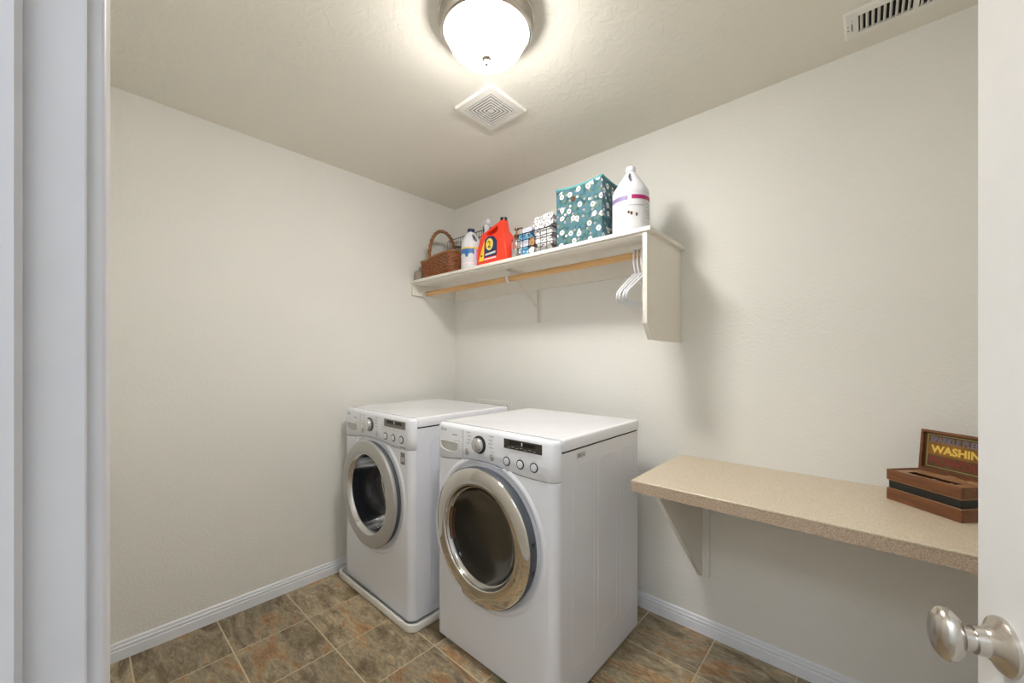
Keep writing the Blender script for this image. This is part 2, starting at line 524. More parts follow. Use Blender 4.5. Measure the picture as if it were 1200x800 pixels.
fl = MB().box(-0.1, RX + 0.1, YF, 0.1, -0.06, -0.0010)
floor = struct(fl.build('floor', M['grout'], None, 0))
hf = struct(MB().box(-0.1, RX + 0.6, HY0 - 0.1, YF, -0.06, 0.0).build('floor_hall', M['hall'], None, 0))
struct(MB().box(-0.1, RX + 0.6, HY0 - 0.1, 0.1, H, H + 0.06).build('ceiling', M['ceiling'], None, 0))
struct(MB().box(-0.1, 0.0, HY0, 0.1, 0, H).build('wall_left', M['wall'], None, 0))
struct(MB().box(0, RX + 0.1, 0.0, 0.1, 0, H).build('wall_back', M['wall'], None, 0))
struct(MB().box(RX, RX + 0.1, YH, 0.0, 0, H).build('wall_right', M['wall'], None, 0))
wf = MB().box(0, JL - 0.018, YH, YF, 0, H).box(JR + 0.018, RX, YH, YF, 0, H).box(JL - 0.018, JR + 0.018, YH, YF, DH + 0.018, H)
struct(wf.build('wall_front', M['wall'], None, 0))
struct(MB().box(0, RX + 0.6, HY0 - 0.1, HY0, 0, H).build('wall_hall_back', M['wall'], None, 0))
struct(MB().box(RX + 0.5, RX + 0.6, HY0, YH, 0, H).build('wall_hall_right', M['wall'], None, 0))
struct(MB().box(RX + 0.1, RX + 0.6, YH, YH + 0.1, 0, H).build('wall_hall_front', M['wall'], None, 0))

# floor tiles, one object each, cut at the walls
P = 0.3075
tile_mesh = {}
xl = [0.0] + [0.012 + P * k for k in range(1, 10)] + [RX]
yl = [0.0] + [0.030 - P * k for k in range(1, 7)] + [YF]
if xl[-1] - xl[-2] < 0.02: xl.pop(-2)
g = 0.0027
for i in range(len(xl) - 1):
    for j in range(len(yl) - 1):
        x0, x1 = xl[i] + g, xl[i + 1] - g
        y1, y0 = yl[j] - g, yl[j + 1] + g
        key = (round(x1 - x0, 3), round(y1 - y0, 3))
        if key not in tile_mesh:
            hw, hh = (x1 - x0) / 2, (y1 - y0) / 2
            b = 0.0006
            o = MB().loft([[(-hw, -hh, -0.001), (hw, -hh, -0.001), (hw, hh, -0.001), (-hw, hh, -0.001)],
                           [(-hw, -hh, -b), (hw, -hh, -b), (hw, hh, -b), (-hw, hh, -b)],
                           [(-hw + b, -hh + b, 0), (hw - b, -hh + b, 0), (hw - b, hh - b, 0), (-hw + b, hh - b, 0)]]).build('tile', M['tile'], floor, 20)
            tile_mesh[key] = o.data
        else:
            o = bpy.data.objects.new('tile', tile_mesh[key]); COL.objects.link(o); o.parent = floor
        o.location = ((x0 + x1) / 2, (y0 + y1) / 2, random.uniform(-0.0002, 0.0001))

# baseboards: stepped profile (t = off the wall, z)
BP = [(0, 0), (0.0125, 0), (0.0125, 0.042), (0.0105, 0.045), (0.0105, 0.049), (0.0115, 0.051), (0.0115, 0.058), (0.008, 0.061), (0.008, 0.065), (0.007, 0.072), (0.003, 0.076), (0, 0.076)]
struct(MB().prism([(-t, z) for t, z in BP], 'x', 0.013, RX).build('baseboard_back', M['trim'], None, 20))
struct(MB().prism([(t, z) for t, z in BP], 'y', YF + 0.013, 0).build('baseboard_left', M['trim'], None, 20))
struct(MB().prism([(YF + t, z) for t, z in BP], 'x', 0.0, JL - 0.064).build('baseboard_front', M['trim'], None, 20))
struct(MB().prism([(RX - t, z) for t, z in BP], 'y', YF, -0.013).build('baseboard_right', M['trim'], None, 20))

# door frame: jambs with stop, casings
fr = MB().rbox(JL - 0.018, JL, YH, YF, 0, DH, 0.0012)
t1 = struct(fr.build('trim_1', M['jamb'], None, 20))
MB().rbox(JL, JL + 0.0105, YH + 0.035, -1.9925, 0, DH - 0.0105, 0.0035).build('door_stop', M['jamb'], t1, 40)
c1 = MB()
prof = [(JL - 0.063, YF), (JL - 0.006, YF)]
for k in range(7):
    a = PI / 2 * k / 6
    prof.append((JL - 0.006 - 0.004 + 0.004 * math.cos(a), YF + 0.007 + 0.004 * math.sin(a)))
prof += [(JL - 0.045, YF + 0.014), (JL - 0.058, YF + 0.015), (JL - 0.063, YF + 0.012)]
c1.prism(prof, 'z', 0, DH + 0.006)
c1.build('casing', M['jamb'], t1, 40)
for z, s in ((0.66, .006), (0.75, .011), (0.735, .007), (0.56, .005), (0.84, .005), (0.40, .004)):
    pts = []
    for k in range(9):
        a = 2 * PI * k / 9
        q = random.uniform(0.6, 1.1)
        pts.append((YF + 0.0055 + 0.0022 * q * math.cos(a), z + s * q * math.sin(a)))
    MB().prism(pts, 'x', JL - 0.0065, JL - 0.0056).build('paint_chip', M['chip'], t1, 0, label='small chip in the paint baring reddish wood')
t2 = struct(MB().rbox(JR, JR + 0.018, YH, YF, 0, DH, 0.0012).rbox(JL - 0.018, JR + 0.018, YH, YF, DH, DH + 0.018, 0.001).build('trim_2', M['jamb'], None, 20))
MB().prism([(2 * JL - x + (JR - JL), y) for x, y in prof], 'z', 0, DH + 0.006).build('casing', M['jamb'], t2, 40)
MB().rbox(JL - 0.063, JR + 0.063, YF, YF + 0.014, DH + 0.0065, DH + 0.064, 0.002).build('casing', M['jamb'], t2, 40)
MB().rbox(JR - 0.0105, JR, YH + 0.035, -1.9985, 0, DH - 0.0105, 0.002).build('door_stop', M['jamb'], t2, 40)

# door: local x from hinge to free edge, visible face at y=+0.035 side (faces the camera)
DW, DT = 0.81, 0.035
ang = math.radians(90 + 16)
door = struct(bpy.data.objects.new('door_1', None)); COL.objects.link(door)
door.location = (JR - 0.002, YF + 0.004, 0.012); door.rotation_euler = (0, 0, ang)
st = 0.108
b = MB()
zr = [0, 0.24, 0.95, 1.05, 1.72, 1.80, 2.03 - 0.0]
Z1 = 2.03
# stiles, mullion and rails
b.rbox(0, st, 0, DT, 0, Z1, 0.0012); b.rbox(DW - st, DW, 0, DT, 0, Z1, 0.0012)
rails = [(0.0, 0.23), (0.80, 0.94), (1.55, 1.65), (1.91, Z1)]
for z0, z1 in rails: b.box(st, DW - st, 0.0003, DT - 0.0003, z0, z1)
mull = (DW / 2 - 0.05, DW / 2 + 0.05)
for (z0, z1) in ((0.23, 0.80), (0.94, 1.55), (1.65, 1.91)): b.box(mull[0], mull[1], 0.0003, DT - 0.0003, z0, z1)
b.build('door_leaf', mat('white_door_paint', (0.70, 0.69, 0.675), 0.4, var=0.015, bump=0.06, bscale=60), door, 20)
for (x0, x1) in ((st, mull[0]), (mull[1], DW - st)):
    for (z0, z1) in ((0.23, 0.80), (0.94, 1.55), (1.65, 1.91)):
        def R(i, y): return [(x0 + i, y, z0 + i), (x1 - i, y, z0 + i), (x1 - i, y, z1 - i), (x0 + i, y, z1 - i)]
        MB().loft([R(0.03, DT - 0.002), R(0.012, DT - 0.009), R(0.0, DT - 0.007), R(0, 0.007), R(0.012, 0.009), R(0.03, 0.002)]).build('panel', M['trim'], door, 20)
# knobs on both faces: rosette, shank and egg shaped grip (axis along +y local on the visible side)
KX, KZ = DW - 0.052, 0.949 - 0.012
for sgn, y0 in ((1, DT), (-1, 0.0)):
    T = Matrix.Translation((KX, y0, KZ)) @ (Matrix() if sgn > 0 else Matrix.Rotation(PI, 4, 'Z'))
    k = MB(T)
    k.lathe([(0.0001, 0.012), (0.0315, 0.0), (0.0315, 0.004), (0.0295, 0.0065), (0.021, 0.011), (0.016, 0.0175), (0.0155, 0.027), (0.0125, 0.0275), (0.0125, 0.038), (0.011, 0.040)], axis='y', seg=40)
    r = k.build('rosette', M['nickel'], door, 30)
    k = MB(T)
    rings = []
    for h, rx, rz in ((0.031, .008, .008), (0.0325, .0135, .015), (0.036, .0195, .0235), (0.0415, .0235, .0295), (0.047, .0245, .031), (0.052, .0225, .0295), (0.057, .017, .0232), (0.060, .010, .0145), (0.0612, .003, .004)):
        h += 0.004
        rings.append([(rx * math.cos(2 * PI * i / 32), h, rz * math.sin(2 * PI * i / 32)) for i in range(32)])
    k.loft(rings)
    k.build('knob', M['nickel'], door, 60)
MB().rbox(DW, DW + 0.0015, DT / 2 - 0.0125, DT / 2 + 0.0125, KZ - 0.028, KZ + 0.028, 0.0006).build('latch_plate', M['nickel'], door, 20)
for z in (0.25, 1.05, 1.80):
    MB().lathe([(0.0001, z - 0.045), (0.0055, z - 0.045), (0.0055, z + 0.045), (0.0001, z + 0.045)], c=(-0.002, -0.0065, 0), seg=12).build('hinge', M['nickel'], door, 40)

# ------------------------------------------------------------------ washer and dryer
W2 = 0.3445
FH = 0.84


def seam(x):
    return 0.828 + 0.03 * math.exp(-((x + 0.03) / 0.19) ** 2) + 0.010 * max(0, x / W2) ** 1.5 + 0.004 * max(0, (x - .1) / W2)


def make_machine(t, front_door, z0=0.012, sticker=None, tray=False):
    D = 0.685
    rc = 0.036
    # body shell, open at the front
    b = MB()
    b.box(-W2 + 0.002, W2 - 0.002, 0.30, D - 0.015, z0, 0.94)
    b.box(-W2 + 0.002, -W2 + 0.02, rc, 0.30, z0, 0.94).box(W2 - 0.02, W2 - 0.002, rc, 0.30, z0, 0.94)
    b.box(-W2 + 0.02, W2 - 0.02, rc, 0.30, z0, 0.05).box(-W2 + 0.02, W2 - 0.02, rc, 0.30, 0.88, 0.94)
    b.build('cabinet', M['enamel_side'], t, 30)
    # embossed side ribs
    for sx in (-1, 1):
        for (ya, yb, zt, zb) in ((0.115, 0.27, 0.885, 0.10), (0.30, 0.46, 0.885, 0.14), (0.49, 0.63, 0.885, 0.12)):
            r = 0.05
            xs = sx * (W2 - 0.002)
            pts = [(xs, ya, zb + r)]
            pts += [(xs, ya + r - r * math.cos(a * PI / 12), zt - r + r * math.sin(a * PI / 12)) for a in range(7)]
            pts += [(xs, yb - r + r * math.sin(a * PI / 12), zt - r + r * math.cos(a * PI / 12)) for a in range(7)]
            pts += [(xs, yb - r + r * math.cos(a * PI / 12), zb + r - r * math.sin(a * PI / 12)) for a in range(7)]
            pts += [(xs, ya + r - r * math.sin(a * PI / 12), zb + r - r * math.cos(a * PI / 12)) for a in range(7)]
            MB(Matrix.Translation((xs, 0, 0)) @ Matrix.Diagonal((0.30, 1, 1, 1)) @ Matrix.Translation((-xs, 0, 0))).tube(pts, 0.0045, 8, True).build('side_rib', M['enamel_side'], t, 60)
    # feet
    for fx in (-0.28, 0.28):
        for fy in (0.09, 0.58):
            MB().lathe([(0.0001, 0.0), (0.022, 0.0), (0.022, 0.008), (0.012, 0.010), (0.012, z0 + 0.002), (0.0001, z0 + 0.002)], c=(fx, fy, 0), seg=16).build('foot', M['black'], t, 40)
    # lower front panel with a round hole, rounded vertical corners
    cx, cz, hr = front_door['cx'], front_door['cz'], 0.262
    f = MB()
    xf = W2 - rc
    nseg = 72
    zb = z0 + 0.002
    inner, outer = [], []
    for i in range(nseg):
        a = 2 * PI * i / nseg
        ca, sa = math.cos(a), math.sin(a)
        inner.append((cx + hr * ca, 0.0, cz + hr * sa))
        # march to boundary
        tx = (xf - cx) / ca if ca > 1e-6 else ((-xf - cx) / ca if ca < -1e-6 else 1e9)
        tz = (zb - cz) / sa if sa < -1e-6 else 1e9
        tt = min(tx, tz)
        if sa > 0:
            lo, hi = 0.0, 2.0
            for _ in range(40):
                mid = (lo + hi) / 2
                if cz + mid * sa < seam(cx + mid * ca) - 0.002: lo = mid
                else: hi = mid
            tt = min(tt, lo)
        outer.append((cx + tt * ca, 0.0, cz + tt * sa))
    deep = [(x, 0.06, z) for x, y, z in inner]
    f.loft([outer, inner, deep], True, False, False)
    for sx in (-1, 1):                                   # fill corners of the rectangle + round corner strip
        zt = seam(sx * xf) - 0.002
        for zc in (zb, zt):
            f.add([(cx, 0.0003, cz + (zc - cz) * 0.96) if False else (sx * xf, 0.0, zc), (sx * (xf - 0.05), 0.0001, zc), (sx * xf, 0.0001, zc + (0.05 if zc == zb else -0.05))], [(0, 1, 2)])
        cols = []
        for k in range(9):
            a = PI / 2 * k / 8
            x, y = sx * (xf + rc * math.sin(a)), rc - rc * math.cos(a)
            zt = seam(x) - 0.002
            cols.append([(x, y, zb), (x, y, zt), (x * 0.97, y + 0.008, zt), (x * 0.97, y + 0.008, zb)])
        f.loft(cols, True, True, True)
    # exact corner fill
    f.box(-xf, xf, 0.0005, 0.004, zb, cz - hr - 0.01)
    f.box(-xf, cx - hr - 0.01, 0.0005, 0.004, zb, 0.815).box(cx + hr + 0.01, xf, 0.0005, 0.004, zb, 0.815)
    f.build('front_panel', M['enamel'], t, 40)
    # dished surround of the door
    s_ = MB()
    s_.lathe([(0.318, 0.0005), (0.309, -0.0045), (0.301, -0.006), (0.290, -0.002), (0.282, 0.004), (0.26, 0.006)], c=(cx, 0, cz), axis='y', seg=72)
    me = s_.build('door_surround', M['enamel'], t, 60)
    # keep the surround below the seam
    bmx = bmesh.new(); bmx.from_mesh(me.data)
    dl = [fc for fc in bmx.faces if fc.calc_center_median().z > seam(fc.calc_center_median().x) - 0.003]
    bmesh.ops.delete(bmx, geom=dl, context='FACES'); bmx.to_mesh(me.data); bmx.free()
    # control panel: plan path with rounded corners, rolled over at the top
    p = MB()
    path = []
    for k in range(9):
        a = PI / 2 * (1 - k / 8)
        path.append((-xf - rc * math.sin(a), rc - rc * math.cos(a)))
    for k in range(1, 32): path.append((-xf + 2 * xf * k / 32, 0))
    for k in range(9):
        a = PI / 2 * k / 8
        path.append((xf + rc * math.sin(a), rc - rc * math.cos(a)))
    rows = []
    for (dz, dy, mode) in ((0.0, 0.005, 0), (0.0, 0.0005, 0), (0.0015, -0.0012, 0), (0.5, -0.0012, 1), (0.973, 0.0, 2), (0.981, 0.003, 2), (0.987, 0.008, 2), (0.990, 0.016, 2), (0.9905, 0.05, 2)):
        row = []
        for x, y in path:
            z = seam(x) + dz if mode == 0 else (0.90 if mode == 1 else dz)
            # move inward by dy along the plan normal
            L = max(abs(x) - xf, 0.0)
            nx = (L / rc) * (1 if x > 0 else -1); ny = -math.sqrt(max(0, 1 - (L / rc) ** 2))
            row.append((x - nx * dy, y - ny * dy, z))
        rows.append(row)
    p.loft(rows, False, False, False)
    cp = p.build('control_panel', M['panel'], t, 50)
    # lid
    l = MB()
    l.loft([rrect(-W2 - 0.001, W2 + 0.001, 0.035, D, 0.02, 0.948), rrect(-W2 - 0.002, W2 + 0.002, 0.034, D + 0.001, 0.02, 0.953), rrect(-W2 - 0.002, W2 + 0.002, 0.034, D + 0.001, 0.02, 0.984),
            rrect(-W2 + 0.001, W2 - 0.001, 0.034, D - 0.002, 0.02, 0.990), rrect(-W2 + 0.008, W2 - 0.008, 0.03, D - 0.01, 0.02, 0.993), rrect(-W2 + 0.026, W2 - 0.026, 0.05, D - 0.03, 0.02, 0.9915)])
    l.build('lid', M['lid'], t, 40)
    MB().box(-W2 + 0.004, W2 - 0.004, rc + 0.002, D - 0.02, 0.9401, 0.9479).build('lid_gap', M['gap'], t, 0)
    yF = -0.0012
    # dispenser drawer front with handle recess
    v = MB()
    poly = [(-0.308, 0.913), (-0.184, 0.913), (-0.184, 0.883), (-0.192, 0.874), (-0.215, 0.869), (-0.245, 0.868), (-0.275, 0.8715), (-0.297, 0.879), (-0.307, 0.893)]
    ctr = (-0.246, 0.893)
    def sc(k, y): return [(ctr[0] + (x - ctr[0]) * k, y, ctr[1] + (z - ctr[1]) * k) for x, z in poly]
    v.loft([sc(1.05, yF + .0005), sc(1.03, yF - 0.0022), sc(0.97, yF - 0.0018), sc(0.94, yF - 0.0004)], True, False, False)
    dr = v.build('drawer_grip', M['panel'], t, 40)
    MB().add(sc(0.96, yF - 0.0006), [tuple(range(len(poly)))]).build('grip_recess', M['recess'], dr, 0)
    MB().box(-0.1525, -0.1495, yF - 0.0004, yF + 0.001, seam(-0.15) + 0.003, 0.974).build('drawer_seam', M['printlt'], t, 0)
    # selector knob
    k = MB()
    k.cur = 1; k.lathe([(0.0375, yF + 0.001), (0.0375, yF - 0.004), (0.034, yF - 0.006), (0.030, yF - 0.004)], c=(front_door['knob'], 0, 0.925), axis='y', seg=40)
    k.cur = 0; k.lathe([(0.030, yF - 0.002), (0.0295, yF - 0.016), (0.028, yF - 0.021), (0.025, yF - 0.023), (0.0001, yF - 0.024)], c=(front_door['knob'], 0, 0.925), axis='y', seg=40)
    k.build('selector_knob', [M['silver_lt'], M['rimgrey'] if front_door['kind'] == 'washer' else M['black']], t, 40)
    # display with two dark windows
    d0, d1 = front_door['disp']
    ds = MB().rbox(d0, d1, yF - 0.0025, yF + 0.001, 0.9345, 0.972, 0.001).build('display', M['display'] if front_door['kind'] == 'dryer' else M['sticker'], t, 20, label='smoked display strip with two dark windows')
    dm = (d0 + d1) / 2
    MB().box(d0 + 0.03, dm - 0.006, yF - 0.0031, yF - 0.002, 0.9515, 0.9665).build('display_window', M['dispwin'], ds, 0)
    MB().box(dm + 0.006, d1 - 0.03, yF - 0.0031, yF - 0.002, 0.9515, 0.9665).build('display_window', M['dispwin'], ds, 0)
    MB().box(dm - 0.0025, dm + 0.0025, yF - 0.0031, yF - 0.002, 0.954, 0.9665).build('white_mark', M['label'], ds, 0)  # plain white mark between the display windows
    for q in range(7):
        x = d0 + 0.02 + q * (d1 - d0 - 0.04) / 7
        MB().box(x, x + 0.014, yF - 0.0028, yF - 0.002, 0.940 + 0.003 * (q % 2), 0.9415 + 0.003 * (q % 2)).build('printed_mark', M['printlt'], ds, 0)
    for bx in front_door['btn']:
        q = MB()
        q.cur = 1; q.lathe([(0.0186, yF + 0.001), (0.0186, yF - 0.002), (0.0143, yF - 0.002), (0.0140, yF)], c=(bx, 0, 0.883), axis='y', seg=28)
        q.cur = 0; q.lathe([(0.0141, yF), (0.0141, yF - 0.0035), (0.0125, yF - 0.005), (0.0001, yF - 0.0055)], c=(bx, 0, 0.883), axis='y', seg=28)
        q.build('round_button', [M['white'], M['gap']], t, 40)
        MB().box(bx - 0.006, bx + 0.006, yF - 0.0003, yF + 0.001, 0.9065, 0.908).build('printed_mark', M['printlt'], t, 0)
    for bx in (front_door['knob'] - 0.078, front_door['knob'] + 0.075):
        q = MB()
        q.loft([[(bx + r * .8 * math.cos(2 * PI * i / 20), y, 0.884 + r * 1.3 * math.sin(2 * PI * i / 20)) for i in range(20)] for r, y in ((0.0115, yF + .001), (0.0115, yF - .003), (0.009, yF - .004), (0.0085, yF - .002), (0.006, yF - .0055))])
        q.build('power_button', M['silver'], t, 30)
    # printed texts round the knob
    for side, cnt in ((-1, 4), (1, 5)):
        for q in range(cnt):
            z = 0.967 - q * 0.0155
            x = front_door['knob'] + side * (0.05 + 0.006 * abs(q - 1.5))
            ln = random.uniform(0.022, 0.034)
            xa, xb = (x - ln, x) if side < 0 else (x, x + ln)
            if xa < -0.147: xa = -0.147
            MB().box(xa, xb, yF - 0.0003, yF + 0.001, z, z + 0.0028).build('printed_mark', M['printlt'], t, 0)
    MB().box(-0.225, -0.19, yF - 0.0003, yF + 0.001, 0.944, 0.948).build('printed_mark', M['print'], t, 0)
    MB().box(-0.21, -0.175, yF - 0.0003, yF + 0.001, 0.918, 0.921).build('printed_mark', M['printlt'], t, 0)
    # maker's mark: a small ring with two strokes, and two letters
    lg = MB().lathe([(0.0075, 0), (0.0075, -0.0004), (0.006, -0.0004), (0.006, 0)], c=(-0.298, yF, 0.963), axis='y', seg=24)
    lg.box(-0.299, -0.2975, yF - 0.0004, yF + .0005, 0.9605, 0.9665).box(-0.299, -0.295, yF - 0.0004, yF + .0005, 0.9605, 0.962)
    lg.build('emblem', M['print'], t, 0)
    text_mesh('lettering', 'LG', 0.016, T_FRONT(-0.286, yF - 0.0001, 0.9575), M['print'], t, 0.0003, 0.0003)
    return cp


def washer_door(t, cx, cz):
    dn = MB()
    dn.lathe([(0.255, 0.02), (0.270, 0.004), (0.272, -0.020), (0.277, -0.026), (0.278, -0.034), (0.275, -0.039), (0.268, -0.0415), (0.216, -0.0455), (0.211, -0.0450), (0.208, -0.0425), (0.1995, -0.026), (0.197, -0.014), (0.196, 0.02)], c=(cx, 0, cz), axis='y', seg=80)
    ring = dn.build('door_ring', M['silver'], t, 50, label='wide silver door ring')
    MB().lathe([(0.2095, -0.0442), (0.2075, -0.0435), (0.199, -0.0275), (0.1965, -0.022)], c=(cx, 0, cz), axis='y', seg=80).build('inner_band', M['silver_lt'], ring, 60)
    MB().lathe([(0.272, -0.0215), (0.2745, -0.018), (0.2735, -0.004), (0.270, 0.002)], c=(cx, 0, cz), axis='y', seg=80).build('door_side', M['rimgrey'], ring, 60)
    # deep glass bowl
    MB().lathe([(0.1965, -0.018), (0.190, 0.02), (0.178, 0.06), (0.160, 0.095), (0.135, 0.115), (0.08, 0.125), (0.0001, 0.128)], c=(cx, 0, cz), axis='y', seg=64).build('glass_bowl', M['smoke'], t, 60, label='dark glass bowl')
    # rubber gasket and drum behind it
    MB().lathe([(0.255, 0.03), (0.215, 0.05), (0.205, 0.09), (0.196, 0.10), (0.196, 0.118), (0.21, 0.125), (0.25, 0.14)], c=(cx, 0, cz), axis='y', seg=64).build('gasket', M['gasket'], t, 60)
    MB().lathe([(0.25, 0.14), (0.25, 0.28), (0.22, 0.29), (0.05, 0.285), (0.0001, 0.285)], c=(cx, 0, cz), axis='y', seg=64).build('drum', M['drumgrey'], t, 50)


def dryer_door(t, cx, cz):
    MB().lathe([(0.255, 0.02), (0.271, 0.004), (0.2735, -0.012), (0.277, -0.014), (0.2785, -0.038), (0.274, -0.043)], c=(cx, 0, cz), axis='y', seg=80).build('door_side', M['rimgrey'], t, 50, label='slate grey side of the door')
    r = MB().lathe([(0.2745, -0.0425), (0.2735, -0.0462), (0.2710, -0.0485), (0.209, -0.0505), (0.2065, -0.0495), (0.2045, -0.047), (0.2035, -0.040), (0.203, 0.01)], c=(cx, 0, cz), axis='y', seg=96)
    ring = r.build('door_ring', M['chrome'], t, 60, label='polished chrome door ring')
    MB().lathe([(0.2035, -0.041), (0.200, -0.034), (0.196, -0.027), (0.192, -0.025)], c=(cx, 0, cz), axis='y', seg=80).build('inner_band', M['steel'], ring, 60)
    # dished dark glass
    MB().lathe([(0.1935, -0.0255), (0.186, -0.012), (0.170, 0.002), (0.13, 0.014), (0.07, 0.020), (0.0001, 0.022)], c=(cx, 0, cz), axis='y', seg=64).build('glass_bowl', M['smoke2'], t, 60, label='brown tinted glass')
    MB().lathe([(0.25, 0.05), (0.22, 0.075), (0.20, 0.085), (0.20, 0.12), (0.235, 0.13)], c=(cx, 0, cz), axis='y', seg=64).build('gasket', M['gasket'], t, 60)
    MB().lathe([(0.25, 0.13), (0.25, 0.28), (0.22, 0.29), (0.0001, 0.288)], c=(cx, 0, cz), axis='y', seg=64).build('drum', M['drumdark'], t, 50)
    # grip slot on the hinge-opposite side and hinge covers
    for a in (10, -12):
        A = math.radians(a)
        T = Matrix.Translation((cx, 0, cz)) @ Matrix.Rotation(-A, 4, 'Y')
        MB(T).box(0.2772, 0.2795, -0.034, -0.018, -0.007, 0.007).build('hinge_slot', M['black'], t, 0)
    for q in range(3):
        A0, A1 = math.radians(158), math.radians(200)
        MB().lathe([(0.199 - q * 0.006, -0.030 + q * 0.006), (0.196 - q * 0.006, -0.033 + q * 0.006), (0.1935 - q * 0.006, -0.026 + q * 0.006)], c=(cx, 0, cz), axis='y', seg=24, a0=A0, a1=A1).build('grip_rib', M['cardbrown'], ring, 60)
    for a in (2, 176):
        A = math.radians(a)
        T = Matrix.Translation((cx, 0, cz)) @ Matrix.Rotation(-A, 4, 'Y')


dryer = thing('dryer', 'white front-load dryer with a polished chrome door ring, beside the laminate counter', 'dryer', (1.215, -0.835, 0))
make_machine(dryer, dict(kind='dryer', cx=-0.012, cz=0.563, knob=-0.047, disp=(0.095, 0.284), btn=(0.109, 0.180, 0.247)))
dryer_door(dryer, -0.012, 0.563)
st_ = MB().box(W2 - 0.0022, W2 - 0.0012, 0.135, 0.205, 0.903, 0.930).build('rating_label', M['label'], dryer, 0, label='small printed label on the side')
for q, (a, b_) in enumerate(((0.142, 0.150), (0.152, 0.162), (0.164, 0.171), (0.176, 0.181), (0.184, 0.193))):
    MB().box(W2 - 0.0013, W2 - 0.0008, a, b_, 0.908, 0.924).build('printed_mark', M['print'], st_, 0)

washer = thing('washing_machine', 'white front-load washing machine with a wide matt silver door ring, standing in the drip tray', 'washing machine', (0.4225, -0.905, 0.006))
make_machine(washer, dict(kind='washer', cx=-0.012, cz=0.567, knob=-0.042, disp=(0.108, 0.30), btn=(0.1175, 0.19, 0.2655)), z0=0.02)
washer_door(washer, -0.012, 0.567)
sk = MB().box(0.258, 0.294, -0.0012, 0.0006, 0.765, 0.822).build('warranty_sticker', M['sticker'], washer, 0, label='small dark grey sticker reading 10')
text_mesh('lettering', '10', 0.030, T_FRONT(0.2605, -0.0013, 0.778), M['label'], sk, 0.0003, 0.0006, 0.9)
MB().box(0.255, 0.305, -0.0045, -0.0025, 0.846, 0.849).build('printed_mark', M['print'], washer, 0)

# drip tray
tr = MB()
X0, X1, Y0, Y1 = 0.036, 0.812, -0.938, -0.165
tr.loft([rrect(X0 + .015, X1 - .015, Y0 + .015, Y1 - .015, 0.04, 0.0), rrect(X0 + .003, X1 - .003, Y0 + .003, Y1 - .003, 0.05, 0.004), rrect(X0, X1, Y0, Y1, 0.055, 0.014), rrect(X0, X1, Y0, Y1, 0.055, 0.032),
         rrect(X0 + .003, X1 - .003, Y0 + .003, Y1 - .003, 0.05, 0.038), rrect(X0 + .010, X1 - .010, Y0 + .010, Y1 - .010, 0.045, 0.039), rrect(X0 + .016, X1 - .016, Y0 + .016, Y1 - .016, 0.04, 0.034), rrect(X0 + .019, X1 - .019, Y0 + .019, Y1 - .019, 0.037, 0.006)])
tag(tr.build('drip_tray', M['tray'], None, 40), 'shallow white plastic drip tray under the washing machine', 'tray')

# laundry outlet box on the back wall behind the machines
ob = thing('outlet_box', 'cream washer outlet box in the wall behind the washing machine', 'outlet box', (0.425, 0, 0.80))
o = MB()
for a in ((-0.165, 0.165, 0.165, 0.192), (-0.165, 0.165, 0.0, 0.025), (-0.165, -0.14, 0.025, 0.165), (0.14, 0.165, 0.025, 0.165)):
    o.box(a[0], a[1], -0.008, 0.0, a[2], a[3])
o.build('flange', M['tray'], ob, 0)
MB().box(-0.14, 0.14, -0.002, 0.0, 0.025, 0.165).build('recess', M['recess'], ob, 0)
for x, m_ in ((-0.08, 'red'), (0.08, 'blue')):
    v = MB().lathe([(0.0001, -0.03), (0.012, -0.03), (0.012, -0.002), (0.0001, -0.002)], c=(x, 0, 0.09), axis='y', seg=14)
    vv = v.build('valve', M['nickel'], ob, 40)
    MB().rbox(x - 0.018, x + 0.018, -0.038, -0.030, 0.085, 0.095, 0.002).build('valve_handle', M[m_], vv, 20)

# ------------------------------------------------------------------ wall shelf
ZS = 1.828
sh = thing('wall_shelf', 'long cream wall shelf above the machines with a hanging rod beneath', 'shelf', (0, 0, 0))
MB().rbox(0.002, 1.722, -0.408, -0.0005, ZS - 0.019, ZS, 0.0025).build('shelf_board', M['shelf'], sh, 20)
MB().rbox(0.021, 1.684, -0.398, -0.315, ZS - 0.027, ZS - 0.0195, 0.001).build('front_strip', M['shelf'], sh, 20)  # thin strip under the board's front, drawing a line along the underside
MB().rbox(0.021, 1.684, -0.0195, -0.0005, ZS - 0.108, ZS - 0.020, 0.002).build('back_cleat', M['shelf'], sh, 20)
MB().rbox(0.0012, 0.0205, -0.396, -0.0005, ZS - 0.100, ZS - 0.0195, 0.002).build('side_cleat', M['shelf'], sh, 20)
MB().prism([(-0.4, ZS - 0.0195), (-0.4, 1.432), (-0.348, 1.366), (-0.001, 1.366), (-0.001, ZS - 0.0195)], 'x', 1.685, 1.704).build('side_panel', M['shelf'], sh, 20)
YR, ZR = -0.28, 1.750
MB().lathe([(0.0001, 0.0206), (0.0165, 0.0206), (0.0165, 1.6845), (0.0001, 1.6845)], c=(0, YR, ZR), axis='x', seg=24).build('hanging_rod', M['rod'], sh, 40, label='varnished wooden hanging rod')
for x0, x1 in ((0.0206, 0.030), (1.675, 1.6848)):
    MB().lathe([(0.017, x0), (0.024, x0), (0.024, x1), (0.017, x1)], c=(0, YR, ZR), axis='x', seg=24, close=True).build('rod_socket', M['white'], sh, 40)
